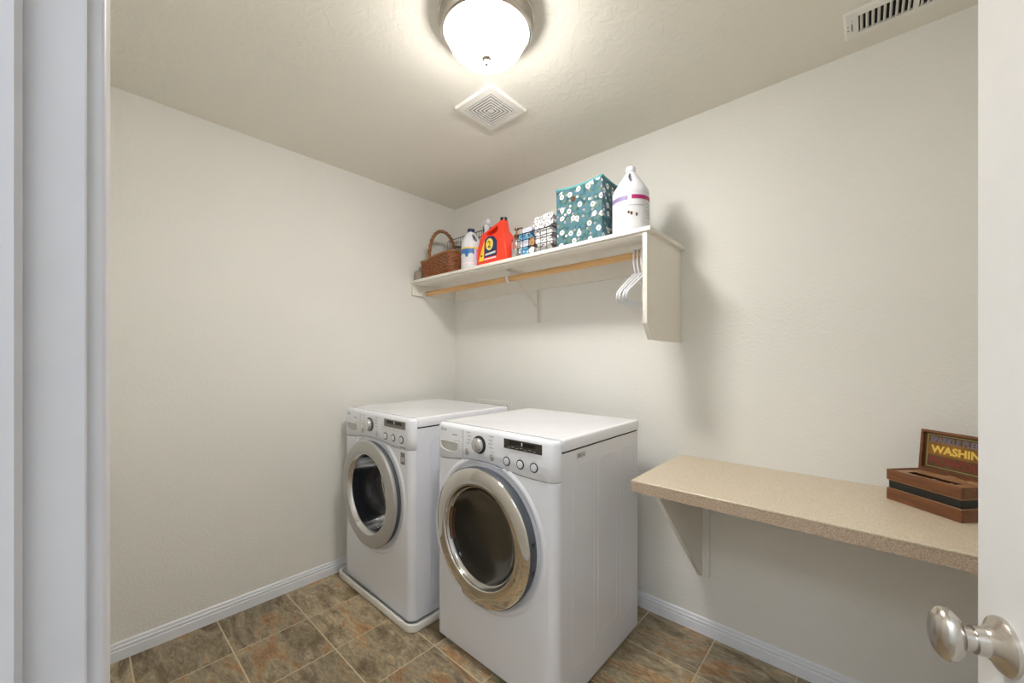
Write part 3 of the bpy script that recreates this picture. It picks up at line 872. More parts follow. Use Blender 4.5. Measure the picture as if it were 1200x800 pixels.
# central steel bracket with rod hook
bk = MB()
bx = 0.827
bk.rbox(bx - 0.014, bx + 0.014, -0.0055, -0.0005, 1.508, ZS - 0.109, 0.001)
bk.rbox(bx - 0.003, bx + 0.003, -0.018, -0.005, 1.515, ZS - 0.109, 0.001)
brk = bk.build('shelf_bracket', M['bracket'], sh, 20)
MB().rbox(bx - 0.014, bx + 0.014, -0.314, -0.020, ZS - 0.024, ZS - 0.0195, 0.001).rbox(bx - 0.003, bx + 0.003, -0.30, -0.02, ZS - 0.036, ZS - 0.024, 0.001).build('bracket_arm', M['bracket'], brk, 20)
MB().tube([(bx, -0.262, ZS - 0.034), (bx, -0.20, 1.748), (bx, -0.010, 1.60)], 0.006, 8).build('brace', M['bracket'], brk, 60)
hk = [(bx, YR + 0.021 * math.cos(a), ZR + 0.021 * math.sin(a)) for a in [math.radians(v) for v in range(0, -190, -15)]]
MB(Matrix.Translation((bx, 0, 0)) @ Matrix.Diagonal((2.6, 1, 1, 1)) @ Matrix.Translation((-bx, 0, 0))).tube([(bx, YR + 0.021, ZS - 0.03)] + hk + [(bx, YR - 0.021, ZR + 0.012)], 0.0035, 8).build('rod_hook', M['white'], brk, 60)


# hangers
def make_hanger():
    t = thing('clothes_hanger', '', 'hanger', (0, YR, ZR), 0, 'white plastic hangers at the end of the rod')
    hook = [(0, 0.0225 * math.cos(a), 0.0225 * math.sin(a)) for a in [math.radians(v) for v in range(-35, 181, 18)]]
    hook = hook[:-1] + [(0, -0.0225, 0.0), (0, -0.021, -0.04), (0, -0.012, -0.068), (0, 0.0, -0.085)]
    MB().tube(hook, 0.0042, 8).build('hook', M['white'], t, 60)
    b = MB()
    pts = [(0, 0, -0.083)]
    def side(s):
        return [(0, s * 0.03, -0.094), (0, s * 0.165, -0.178), (0, s * 0.185, -0.193), (0, s * 0.191, -0.207), (0, s * 0.185, -0.220), (0, s * 0.168, -0.226)]
    loop = [(0, 0, -0.083)] + side(1) + [(0, 0, -0.229)] + list(reversed(side(-1)))
    b.tube(loop, 0.0047, 8, True)
    b.build('shoulder_bar', M['white'], t, 60)
    return t


hg = make_hanger()
hl_ = ['white plastic hanger farthest from the shelf side panel, first of four on the rod',
       'white plastic hanger second of four on the rod, counted toward the side panel',
       'white plastic hanger third of four on the rod, counted toward the side panel',
       'white plastic hanger nearest the shelf side panel, last of four on the rod']
for i, (x, rz) in enumerate(((1.600, 0.03), (1.618, 0.0), (1.637, -0.01), (1.657, -0.05))):
    if i == 0:
        hg.location = (x, YR, ZR); hg.rotation_euler = (0, 0, rz); hg['label'] = hl_[0]
    else:
        dup(hg, (x, YR, ZR), hl_[i], rz)

# ------------------------------------------------------------------ counter with bracket
ct = thing('wall_counter', 'speckled sand laminate wall counter running along the right of the machines', 'counter', (0, 0, 0))
MB().rbox(1.70, RX - 0.001, -0.540, -0.0005, 0.8135, 0.82, 0.0015).build('countertop', M['laminate'], ct, 20)
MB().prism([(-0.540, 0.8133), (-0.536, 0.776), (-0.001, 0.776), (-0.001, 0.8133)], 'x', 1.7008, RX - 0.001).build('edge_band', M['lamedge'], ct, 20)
gb = MB().prism([(-0.522, 0.7755), (-0.522, 0.764), (-0.024, 0.276), (-0.0005, 0.276), (-0.0005, 0.7755)], 'x', 1.788, 1.806).build('bracket_gusset', M['wall'], ct, 20, label='painted triangular plywood bracket')
MB().rbox(1.8061, 1.836, -0.019, -0.0005, 0.276, 0.7755, 0.0015).build('bracket_strip', M['wall'], gb, 20)

# ------------------------------------------------------------------ wooden tissue box on the counter
bw, bd = 0.203, 0.120      # long side runs away from the camera
bxo = thing('wooden_box', 'dark wooden tissue box with open printed lid on the counter', 'box', (2.5724, -0.2905, 0.82), math.radians(137.9))
# local: origin at near front corner, +x along the front face (away), front faces +y? -> use -y as depth into the box
def bb(x0, x1, d0, d1, z0, z1, c=0.0012): return MB().rbox(x0, x1, -d1, -d0, z0, z1, c)
bb(0, bw, 0, bd, 0.0, 0.036).build('base', M['boxwood'], bxo, 20)
bb(0.001, bw - 0.001, 0.001, bd - 0.001, 0.036, 0.0385, 0.0005).build('pale_line', M['boxwood_lt'], bxo, 20)
bb(0.004, bw - 0.004, 0.004, bd - 0.004, 0.0385, 0.064).build('black_band', M['boxdark'], bxo, 20)
bb(0.001, bw - 0.001, 0.001, bd - 0.001, 0.064, 0.0665, 0.0005).build('pale_line', M['boxwood_lt'], bxo, 20)
u = MB()
for x0, x1, d0, d1 in ((0, bw, 0, 0.007), (0, bw, bd - 0.007, bd), (0, 0.007, 0.007, bd - 0.007), (bw - 0.007, bw, 0.007, bd - 0.007)):
    u.rbox(x0, x1, -d1, -d0, 0.0665, 0.099, 0.001)
u.build('upper_frame', M['boxwood'], bxo, 20)
tp = MB()
sx0, sx1, sd0, sd1 = 0.040, 0.168, 0.032, 0.066
for x0, x1, d0, d1 in ((0.007, bw - 0.007, 0.007, sd0), (0.007, bw - 0.007, sd1, bd - 0.007), (0.007, sx0, sd0, sd1), (sx1, bw - 0.007, sd0, sd1)):
    tp.box(x0, x1, -d1, -d0, 0.0935, 0.0955)
tp.build('slotted_top', M['boxwood_lt'], bxo, 0)
MB().box(0.0071, bw - 0.0071, -bd + 0.0071, -0.0071, 0.0667, 0.070).build('inner_floor', M['boxdark'], bxo, 0)
tz = MB()
pts = []
for i in range(9):
    x = 0.046 + 0.062 * i / 8
    pts.append([(x, -0.050 - 0.006 * math.sin(i * 1.9), 0.0705), (x, -0.052 - 0.004 * math.sin(i * 2.3), 0.079), (x, -0.039 - 0.003 * math.sin(i * 1.2), 0.0935 + 0.001 * math.sin(i * 2.1))])
tz.loft([[p for p in r] + [(q[0], q[1] - 0.0012, q[2]) for q in reversed(r)] for r in pts])
tis = tz.build('tissue', M['tissue'], bxo, 60)
for x0 in (0.030, 0.085):
    sp = MB()
    sp.loft([[(x0 + 0.03 * k / 6, -bd + 0.016 + 0.010 * math.cos(a), 0.0955 + 0.007 * math.sin(a) * math.sin(PI * (k + .4) / 6.8)) for a in [PI * q / 8 for q in range(9)]] for k in range(7)])
    sp.build('carved_tab', M['boxwood_lt'], bxo, 40)
# lid, hinged on the back edge and standing open
TL = Matrix.Translation((0, -bd - 0.0005, 0.0985)) @ Matrix.Rotation(math.radians(5), 4, 'X')
LH = 0.132
ld = MB(TL)
for x0, x1, z0, z1 in ((0, bw, 0, 0.008), (0, bw, LH - 0.008, LH), (0, 0.008, 0.008, LH - 0.008), (bw - 0.008, bw, 0.008, LH - 0.008)):
    ld.rbox(x0, x1, -0.014, 0.002, z0, z1, 0.001)
ld.box(0.001, bw - 0.001, -0.014, -0.010, 0.001, LH - 0.001)
lid = ld.build('lid', M['boxwood'], bxo, 20)
MB(TL).box(0.0082, bw - 0.0082, -0.0099, -0.0088, 0.0082, LH - 0.0082).build('printed_sheet', M['signbg'], lid, 0, label='brown printed sheet with washing powder lettering')
sb = MB(TL)
e0, e1 = 0.014, bw - 0.014
for a in ((e0, e1, 0.013, 0.0155), (e0, e1, LH - 0.0155, LH - 0.013), (e0, e0 + 0.0025, 0.0155, LH - 0.0155), (e1 - 0.0025, e1, 0.0155, LH - 0.0155)):
    sb.box(a[0], a[1], -0.0088, -0.0083, a[2], a[3])
sb.build('gold_line', M['signborder'], lid, 0)
MB(TL).box(e0 + 0.004, e1 - 0.004, -0.0088, -0.0085, 0.052, 0.096).build('amber_band', M['signor'], lid, 0)
# lettering reads along local -x as seen from the front (+y side)
def sign_text(body, size, zc, width, m_, bold):
    TT = TL @ Matrix.Translation((bw / 2, -0.0082, zc)) @ Matrix.Rotation(PI, 4, 'Z') @ Matrix.Rotation(PI / 2, 4, 'X')
    o = text_mesh('lettering', body, size, Matrix(), m_, lid, 0.0002, bold, 1.0, 'CENTER')
    xs = [v.co.x for v in o.data.vertices]
    k = width / (max(xs) - min(xs)); mid = (max(xs) + min(xs)) / 2
    o.data.transform(TT @ Matrix.Diagonal((k, 1, 1, 1)) @ Matrix.Translation((-mid, 0, 0)))
sign_text('SPARKLE PLENTY', 0.026, 0.094, 0.158, M['signblue'], 0.0006)
sign_text('WASHING', 0.033, 0.061, 0.152, M['signyel'], 0.0012)
sign_text('POWDER', 0.033, 0.0235, 0.155, M['signred'], 0.0012)

# ------------------------------------------------------------------ ceiling fixtures
LX, LY = 1.41, -1.03
lt = thing('ceiling_light', 'flush ceiling light with glowing white glass dome and nickel rim', 'lamp', (LX, LY, H))
MB().lathe([(0.0001, -0.0005), (0.164, -0.0005), (0.165, -0.007), (0.160, -0.013), (0.160, -0.022), (0.157, -0.034), (0.157, -0.045), (0.152, -0.052), (0.145, -0.055), (0.138, -0.052), (0.1355, -0.042), (0.0001, -0.042)], seg=64).build('pan', M['nickel'], lt, 30)
dome = [(0.1335, -0.049)]
for k in range(1, 15):
    a = PI / 2 * k / 14
    dome.append((0.1335 * math.cos(a) ** 0.75 if k < 14 else 0.0001, -0.051 - 0.081 * math.sin(a)))
MB().lathe(dome, seg=64).build('glass_dome', M['dome'], lt, 80, label='lit frosted white glass dome')
MB().lathe([(0.0001, -0.1285), (0.017, -0.1285), (0.018, -0.132), (0.014, -0.136), (0.008, -0.139), (0.0075, -0.141), (0.0085, -0.147), (0.006, -0.153), (0.0001, -0.155)], seg=20).build('finial', M['nickel'], lt, 40)

fan = thing('exhaust_grille', 'square white exhaust fan grille on the ceiling beside the light', 'vent', (1.09, -0.691, H))
f = MB()
f.loft([[(-q, -q, z), (q, -q, z), (q, q, z), (-q, q, z)] for q, z in ((0.117, -0.0005), (0.117, -0.008), (0.113, -0.0135), (0.0855, -0.0165), (0.084, -0.0165), (0.084, -0.002))], True, False, False)
f.build('frame', M['vent'], fan, 20)
MB().box(-0.084, 0.084, -0.084, 0.084, -0.002, -0.0008).build('slot_shade', M['ventdark'], fan, 0)  # thin near-black plate painted as the dark behind the grille slots
q = 0.0805
for k in range(6):
    i = q - 0.0078
    s_ = MB()
    for (a, b_, c, d) in ((-q, q, -q, -i), (-q, q, i, q), (-q, -i, -i, i), (i, q, -i, i)):
        s_.box(a, b_, c, d, -0.0165, -0.0150)
    s_.build('louver_ring', M['vent'], fan, 0)
    q -= 0.0134
MB().box(-0.0045, 0.0045, -0.0045, 0.0045, -0.0165, -0.0150).build('centre_boss', M['vent'], fan, 0)
for k in (-1, 1):
    MB().box(-0.0835 if k < 0 else 0.0045, -0.0045 if k < 0 else 0.0835, -0.0012, 0.0012, -0.0149, -0.0120).build('rib', M['vent'], fan, 0)

rg = thing('air_register', 'white slotted air register on the ceiling near the right wall', 'vent', (2.314, -0.248, H))
RL, RW = 0.356, 0.148
f = MB()
o0 = [(0, 0), (RL, 0), (RL, RW), (0, RW)]
def ring_(i, z): return [(i, i, z), (RL - i, i, z), (RL - i, RW - i, z), (i, RW - i, z)]
def ring2(ix, iy, z): return [(ix, iy, z), (RL - ix, iy, z), (RL - ix, RW - iy, z), (ix, RW - iy, z)]
f.loft([ring_(0, -0.0005), ring_(0, -0.004), ring_(0.006, -0.009), ring2(0.038, 0.030, -0.010), ring2(0.038, 0.030, -0.003)], True, False, False)
f.build('frame', M['vent'], rg, 20)
MB().box(0.0381, RL - 0.0381, 0.0301, RW - 0.0301, -0.003, -0.001).build('slot_shade', M['ventdark'], rg, 0)  # same near-black plate, painting the shade between the louvers
MB().rbox(RL / 2 - 0.007, RL / 2 + 0.007, 0.0302, RW - 0.0302, -0.010, -0.0035, 0.0005).build('centre_bar', M['vent'], rg, 20)
n = 0
for half in (0, 1):
    xa = 0.046 if half == 0 else RL / 2 + 0.014
    for k in range(9):
        x = xa + k * 0.0145
        T = Matrix.Translation((x, RW / 2, -0.0068)) @ Matrix.Rotation(math.radians(-52), 4, 'Y')
        MB(T).box(-0.0050, 0.0050, -RW / 2 + 0.0305, RW / 2 - 0.0305, -0.0008, 0.0008).build('louver', M['vent'], rg, 0)
MB().box(0.020, 0.0225, 0.058, 0.098, -0.0108, -0.0093).build('lever_slot', M['ventdark'], rg, 0)
MB().rbox(0.0185, 0.024, 0.040, 0.054, -0.014, -0.0093, 0.001).build('damper_lever', M['white'], rg, 20)
for y in (0.07, 0.09):
    MB().lathe([(0.0001, -0.0115), (0.002, -0.0112), (0.0025, -0.0093)], c=(0.011, y, 0), seg=10).build('screw', M['print'], rg, 40)

# ------------------------------------------------------------------ things on the shelf
# wicker basket
bs = thing('wicker_basket', 'brown wicker basket with a tall braided handle at the left end of the shelf', 'basket', (0.235, -0.250, ZS))
bh, btw, btd, bbw, bbd = 0.135, 0.174, 0.128, 0.155, 0.118


def rim_dip(x, y):
    return -0.022 * math.exp(-((x + 0.10) / 0.06) ** 2) + 0.006 * (x / 0.18)


def outline(k, off=0.0, n=112):
    hw, hd = bbw + (btw - bbw) * k + off, bbd + (btd - bbd) * k + off
    r = 0.035
    base = rrect(-hw, hw, -hd, hd, r, 0, 8)
    # resample evenly
    P_ = [Vector((p[0], p[1])) for p in base]; P_.append(P_[0])
    seg = [(P_[i + 1] - P_[i]).length for i in range(len(P_) - 1)]; L = sum(seg)
    out = []; i = 0; acc = 0
    for q in range(n):
        d = L * q / n
        while acc + seg[i] < d: acc += seg[i]; i += 1
        out.append(P_[i].lerp(P_[i + 1], (d - acc) / max(seg[i], 1e-9)))
    return out


wv = MB()
C = 13
for c in range(C):
    k = (c + 0.5) / C
    pts = []
    for q, p in enumerate(outline(k)):
        o_ = 0.0028 * (1 if (q // 2 + c) % 2 else -1)
        nrm = Vector((p.x, p.y * 1.4)).normalized()
        z = k * (bh + rim_dip(p.x, p.y))
        pts.append((p.x + nrm.x * o_, p.y + nrm.y * o_, z + 0.004))
    wv.tube(pts, 0.0052, 6, True)
wv.build('woven_wall', M['wicker'], bs, 60, kind='stuff')
MB().loft([[(p.x, p.y, z) for p in outline(0, -0.006)] for z in (0.001, 0.006)]).build('base', M['wicker'], bs, 20)
for s_ in range(2):
    pts = []
    for q, p in enumerate(outline(1.0)):
        a = q * 0.9 + s_ * PI
        nrm = Vector((p.x, p.y * 1.4)).normalized()
        pts.append((p.x + nrm.x * 0.0055 * math.cos(a), p.y + nrm.y * 0.0055 * math.cos(a), bh + rim_dip(p.x, p.y) + 0.004 + 0.0055 * math.sin(a)))
    MB().tube(pts, 0.0055, 6, True).build('rim_strand', M['wicker2'], bs, 60)
for s_ in range(3):
    pts = []
    for q in range(81):
        u = q / 80
        y = -0.118 * math.cos(PI * u)
        z = bh * 0.75 + 0.245 * math.sin(PI * u) ** 0.72
        a = q * 0.42 + s_ * 2 * PI / 3
        pts.append((-0.075 + 0.0075 * math.cos(a), y * (1 + 0.05 * math.sin(a)), z + 0.0065 * math.sin(a)))
    MB().tube(pts, 0.0062, 6).build('handle_strand', M['wicker2'], bs, 60)
lb = MB()
lb.tube([(-0.12, -0.08, 0.012), (-0.125, -0.085, 0.07), (-0.128, -0.10, 0.128), (-0.13, -0.115, 0.142)], [0.012, 0.014, 0.012, 0.006], 10)
o = lb.build('green_scrubber', M['green'], None, 60)
o.location = bs.location; tag(o, 'lime green scrubber handle sticking out of the wicker basket', 'brush')
cl = MB()
cl.loft([[(-0.07 + r * (0.045 + 0.006 * math.sin(5 * a)) * math.cos(a), -0.05 + r * (0.04 + .006 * math.sin(3 * a)) * math.sin(a), z) for a in [2 * PI * i / 20 for i in range(20)]] for r, z in ((.8, 0.01), (1, 0.05), (1.0, 0.11), (.8, 0.145), (.4, 0.158), (.1, 0.16))])
o = cl.build('folded_cloth', M['cream'], None, 60); o.location = bs.location
tag(o, 'cream cloth bundled inside the wicker basket', 'cloth')

o = MB().lathe([(0.0001, 0.0), (0.030, 0.0), (0.034, 0.01), (0.036, 0.05), (0.032, 0.066), (0.026, 0.070), (0.024, 0.068), (0.022, 0.01), (0.0001, 0.008)], seg=28).build('small_pot', M['taupe'], None, 40)
o.location = (0.040, -0.355, ZS)
tag(o, 'small taupe pot tucked behind the left end of the wicker basket', 'pot')
# shift the basket slightly so the pot clears it
bs.location.x = 0.248


# wire basket against the wall
def wire_basket(name, label, loc, wx, wy, h, rails, nx, ny, r=0.0016):
    t = thing(name, label, 'basket', loc)
    m = MB()
    for z in rails[:-1]:
        m.tube([(-wx, -wy, z), (wx, -wy, z), (wx, wy, z), (-wx, wy, z)], r, 6, True)
    m.build('rail', M['wire'], t, 60)
    MB().tube([p[:3] for p in rrect(-wx, wx, -wy, wy, 0.015, rails[-1], 4)], r * 1.6, 6, True).build('rim', M['wire'], t, 60)
    m = MB()
    for i in range(nx + 1):
        x = -wx + 2 * wx * i / nx
        m.tube([(x, -wy, h), (x, -wy, 0.002), (x, wy, 0.002), (x, wy, h)], r * .8, 5)
    for i in range(1, ny):
        y = -wy + 2 * wy * i / ny
        m.tube([(-wx, y, h), (-wx, y, 0.002), (wx, y, 0.002), (wx, y, h)], r * .8, 5)
    m.build('wire_mesh', M['wire'], t, 60, kind='stuff')
    return t


wire_basket('wire_basket', 'tall black wire basket against the wall behind the wicker basket', (0.290, -0.064, ZS), 0.245, 0.044, 0.335, (0.003, 0.09, 0.18, 0.27, 0.335), 20, 4)
for i, (x, y, s, lab) in enumerate(((0.115, -0.064, 0.98, 'clear glass jar in the tall black wire basket, nearest the left wall'), (0.215, -0.064, 0.94, 'clear glass jar in the tall black wire basket, right of the other jar'))):
    j = thing('glass_jar', lab, 'jar', (x, y, ZS + 0.0045))
    MB().lathe([(0.0001, 0.0), (0.034 * s, 0.0), (0.036 * s, 0.006), (0.036 * s, 0.25 * s), (0.030 * s, 0.27 * s), (0.030 * s, 0.29 * s), (0.027 * s, 0.29 * s), (0.027 * s, 0.27 * s), (0.033 * s, 0.248 * s), (0.033 * s, 0.008), (0.0001, 0.006)], seg=28).build('body', M['glass'], j, 40)
    MB().lathe([(0.0001, 0.291 * s), (0.033 * s, 0.291 * s), (0.033 * s, 0.322 * s), (0.030 * s, 0.326 * s), (0.0001, 0.326 * s)], seg=28).build('lid', M['silver'], j, 40)
sp = thing('spray_bottle', 'white trigger spray bottle standing behind the red detergent jug', 'spray bottle', (0.562, -0.205, ZS), math.radians(-20))
MB().lathe([(0.0001, 0), (0.032, 0), (0.034, 0.006), (0.034, 0.20), (0.028, 0.245), (0.014, 0.275), (0.013, 0.29), (0.0001, 0.29)], seg=28).build('body', M['white'], sp, 40)
MB().lathe([(0.016, 0.286), (0.017, 0.29), (0.017, 0.312), (0.014, 0.316)], seg=20).rbox(-0.052, 0.030, -0.014, 0.014, 0.312, 0.347, 0.005).build('spray_head', M['white'], sp, 40)
MB().prism([(-0.045, 0.311), (-0.030, 0.311), (-0.034, 0.29), (-0.046, 0.265), (-0.052, 0.265), (-0.046, 0.29)], 'y', -0.006, 0.006).build('trigger', M['rimgrey'], sp, 20)


# jugs
def lathe_jug(t, prof, m_, hole=None, seg=48):
    o = MB().lathe(prof, seg=seg).build('body', m_, t, 40)
    if hole: cut(o, hole)
    return o


bj = thing('plastic_jug', 'white handled jug with a dark cap and blue and pink label beside the wicker basket', 'jug', (0.502, -0.285, ZS), math.radians(36))
R0 = 0.062
prof = [(0.0001, 0.0), (R0 - 0.004, 0.0), (R0, 0.006), (R0, 0.165), (R0 - 0.001, 0.185), (R0 - 0.008, 0.21), (R0 - 0.022, 0.236), (0.026, 0.252), (0.020, 0.257), (0.0195, 0.262), (0.0001, 0.262)]
ho = MB(Matrix.Translation((0.030, 0, 0.212)) @ Matrix.Rotation(math.radians(-28), 4, 'Y'))
ho.loft([[(0.010 * math.cos(a), y, 0.028 * math.sin(a)) for a in [2 * PI * i / 16 for i in range(16)]] for y in (-0.1, 0.1)])
lathe_jug(bj, prof, M['white'], ho)
MB().lathe([(0.022, 0.259), (0.023, 0.262), (0.023, 0.278), (0.020, 0.281), (0.0001, 0.281)], seg=28).build('cap', M['navy'], bj, 40, label='navy screw cap')
lab = MB().lathe([(R0 + 0.0006, 0.025), (R0 + 0.0006, 0.152)], seg=40, a0=math.radians(-170), a1=math.radians(-10)).build('label', M['label'], bj, 60, label='printed wrap label')
def band(p, prof_, a0, a1, m_, name='label_print'):
    return MB().lathe(prof_, seg=24, a0=math.radians(a0), a1=math.radians(a1)).build(name, m_, p, 60)
band(lab, [(R0 + 0.0011, 0.143), (R0 + 0.0011, 0.152)], -170, -10, M['yellow'])
band(lab, [(R0 + 0.0011, 0.092), (R0 + 0.0011, 0.143)], -150, -60, M['blue'])
band(lab, [(R0 + 0.0011, 0.075), (R0 + 0.0011, 0.143)], -48, -12, M['pink'])
band(lab, [(R0 + 0.0011, 0.048), (R0 + 0.0011, 0.058)], -160, -20, M['paleP'])
for a in (-128, -78):
    T = Matrix.Rotation(math.radians(a), 4, 'Z')
    MB(T).lathe([(0.0001, R0 + 0.0022), (0.020, R0 + 0.0015), (0.020, R0 - 0.003)], c=(0, 0, 0.095), axis='x', seg=20).build('label_print', M['label'], lab, 40)

# red detergent jug: side outline puffed out to its thickness
rj = thing('detergent_jug', 'large red detergent jug with a spout and a navy and yellow label', 'jug', (0.768, -0.318, ZS))
sil = [(-0.125, 0.004), (-0.121, 0.0), (0.095, 0.0), (0.118, 0.006), (0.124, 0.03), (0.115, 0.10), (0.094, 0.16), (0.077, 0.195), (0.071, 0.245), (0.070, 0.253), (0.034, 0.253),
       (0.033, 0.248), (0.020, 0.245), (-0.02, 0.234), (-0.05, 0.223), (-0.075, 0.214), (-0.097, 0.208), (-0.107, 0.195), (-0.115, 0.12), (-0.124, 0.04)]
cxs, czs = 0.0, 0.10
def silr(k, y, kz=None):
    return [(cxs + (x - cxs) * k, y, czs + (z - czs) * (k if kz is None else kz)) for x, z in sil]
def inset(d, y):
    """inset the outline by d along vertex normals"""
    n = len(sil); out = []
    for i in range(n):
        p0, p1, p2 = Vector(sil[i - 1]), Vector(sil[i]), Vector(sil[(i + 1) % n])
        e1 = (p1 - p0).normalized(); e2 = (p2 - p1).normalized()
        nn = Vector((-(e1.y + e2.y), e1.x + e2.x)).normalized()
        out.append((p1.x + nn.x * d, y, p1.y + nn.y * d))
    return out
b = MB()
hd = 0.052
b.loft([inset(0.007, -hd), inset(0.004, -hd + 0.003), inset(0.0012, -hd + 0.010), inset(0.0, -hd + 0.022), inset(0.0, hd - 0.022), inset(0.0012, hd - 0.010), inset(0.004, hd - 0.003), inset(0.007, hd)])
ro = b.build('body', M['red'], rj, 50)
hole = MB()
hole.loft([[(x, y, z) for x, z in ((0.030, 0.182), (0.030, 0.226), (0.0, 0.217), (-0.04, 0.204), (-0.058, 0.192), (-0.045, 0.176), (0.0, 0.172))] for y in (-0.1, 0.1)])
cut(ro, hole)
# thin the spout and handle in depth
for vtx in ro.data.vertices:
    if vtx.co.z > 0.155:
        k = min(1, (vtx.co.z - 0.155) / 0.06)
        vtx.co.y *= 1 - 0.58 * k * k * (3 - 2 * k)
MB().lathe([(0.018, 0.250), (0.0205, 0.251), (0.0205, 0.268), (0.017, 0.2685), (0.016, 0.262), (0.0001, 0.262)], c=(0.052, 0, 0), seg=28).build('spout_collar', M['black'], rj, 40, label='black spout collar')
yl_ = -hd - 0.0003
MB().prism([(-0.108, 0.024), (-0.085, 0.15), (-0.07, 0.155), (0.05, 0.145), (0.058, 0.10), (0.052, 0.024)], 'y', yl_ - 0.0002, yl_ + 0.001).build('label_edge', M['red'], rj, 0)
lb = MB().prism([(-0.104, 0.030), (-0.060, 0.030), (-0.054, 0.150)], 'y', yl_ - 0.0006, yl_).build('label_yellow', M['yellow'], rj, 0)
nv = MB().prism([(-0.056, 0.047), (-0.050, 0.150), (-0.02, 0.165), (0.02, 0.160), (0.048, 0.130), (0.046, 0.047)], 'y', yl_ - 0.0006, yl_).build('label_navy', M['navy'], rj, 0)
def oval(rx, rz, c, y0, y1):
    return MB().prism([(c[0] + rx * math.cos(2 * PI * i / 28), c[1] + rz * math.sin(2 * PI * i / 28)) for i in range(28)], 'y', y0, y1)
oval(0.029, 0.034, (-0.012, 0.118), yl_ - 0.0012, yl_ - 0.0005).build('label_oval', M['label'], nv, 0)
oval(0.026, 0.031, (-0.012, 0.118), yl_ - 0.0016, yl_ - 0.0011).build('label_oval', M['yellow'], nv, 0)
text_mesh('lettering', '2', 0.054, T_FRONT(-0.027, yl_ - 0.0017, 0.100), M['navy'], nv, 0.0003, 0.0008)
MB().prism([(-0.046, 0.056), (-0.046, 0.068), (0.036, 0.074), (0.036, 0.062)], 'y', yl_ - 0.0011, yl_ - 0.0005).build('label_bar', M['label'], nv, 0)
MB().prism([(-0.055, 0.032), (-0.055, 0.040), (0.040, 0.042), (0.040, 0.034)], 'y', yl_ - 0.0006, yl_).build('label_bar', M['paleP'], rj, 0)
MB().box(-0.085, -0.072, yl_ - 0.001, yl_ - 0.0005, 0.055, 0.066).build('label_bar', M['navy'], lb, 0)

# soap pump bottle
so = thing('soap_pump_bottle', 'clear glass soap bottle with a bronze pump between red jug and wire basket', 'bottle', (0.934, -0.335, ZS), math.radians(10))
MB().lathe([(0.0001, 0), (0.030, 0), (0.032, 0.004), (0.032, 0.095), (0.026, 0.115), (0.013, 0.122), (0.012, 0.130), (0.010, 0.130), (0.010, 0.122), (0.024, 0.112), (0.0295, 0.094), (0.0295, 0.006), (0.0001, 0.004)], seg=28).build('body', M['glass'], so, 40)
MB().lathe([(0.0001, 0.006), (0.028, 0.006), (0.028, 0.06), (0.0001, 0.06)], seg=24).build('soap', M['soap'], so, 40)
MB().lathe([(0.0135, 0.126), (0.0145, 0.128), (0.0145, 0.142), (0.006, 0.146), (0.0045, 0.150), (0.0045, 0.168), (0.012, 0.170), (0.012, 0.178), (0.0001, 0.180)], seg=20).tube([(0, 0, 0.174), (0.03, 0, 0.176), (0.038, 0, 0.172), (0.041, 0, 0.164)], 0.004, 8).build('pump', M['bronze'], so, 40)

# low wire basket of cloths
wb = wire_basket('wire_basket', 'low black wire basket full of folded patterned cloths beside the floral bin', (1.100, -0.300, ZS), 0.118, 0.085, 0.118, (0.003, 0.045, 0.085, 0.118), 6, 5, 0.0017)


def folded(label, m_, loc, w, d, layers, th, rz=0, ry=0):
    """a strip folded back and forth, seen with its folds at the ends"""
    b = MB(Matrix.Translation(loc) @ Matrix.Rotation(rz, 4, 'Z') @ Matrix.Rotation(ry, 4, 'Y'))
    pts = []
    for k in range(layers):
        z = th / 2 + k * th
        xs = (-w / 2, w / 2) if k % 2 == 0 else (w / 2, -w / 2)
        for q in range(7):
            x = xs[0] + (xs[1] - xs[0]) * q / 6
            pts.append((x, z + 0.0015 * math.sin(q * 1.3 + k)))
        if k < layers - 1:
            s = 1 if xs[1] > 0 else -1
            for a in (-50, 0, 50):
                A = math.radians(a)
                pts.append((xs[1] + s * th * 0.5 * math.cos(A), z + th / 2 + th / 2 * math.sin(A)))
    h = th * 0.46
    n = len(pts)
    up, dn = [], []
    for i, p in enumerate(pts):
        a = Vector(pts[max(0, i - 1)]); c = Vector(pts[min(n - 1, i + 1)])
        tdir = (c - a).normalized(); nn = Vector((-tdir.y, tdir.x))
        up.append((p[0] + nn.x * h, p[1] + nn.y * h)); dn.append((p[0] - nn.x * h, p[1] - nn.y * h))
    ringpts = up + dn[::-1]
    b.loft([[(x * (1 - 0.02 * e), y, z + 0.001 * math.sin(9 * y + x * 40)) for x, z in ringpts] for y, e in ((-d / 2, 1), (-d / 6, 0), (d / 6, 0), (d / 2, 1))])
    o = b.build('folded_cloth', m_, None, 60)
    return tag(o, label, 'cloth', 'cloths in the low wire basket')


def rolled(label, m_, loc, r, L, rz=0):
    b = MB(Matrix.Translation(loc) @ Matrix.Rotation(rz, 4, 'Z'))
    turns = 2.6; n = 52; th = r / (turns + 0.6)
    up, dn = [], []
    for i in range(n + 1):
        a = 2 * PI * turns * i / n
        rr = th * 0.4 + th * a / (2 * PI)
        up.append(((rr + th * 0.45) * math.cos(a), (rr + th * 0.45) * math.sin(a)))
        dn.append((max(rr - th * 0.45, 0.0005) * math.cos(a), max(rr - th * 0.45, 0.0005) * math.sin(a)))
    ringpts = up + dn[::-1]
    b.loft([[(x, y, z) for x, z in ringpts] for y in (-L / 2, L / 2)])
    o = b.build('rolled_cloth', m_, None, 50)
    return tag(o, label, 'cloth', 'cloths in the low wire basket')


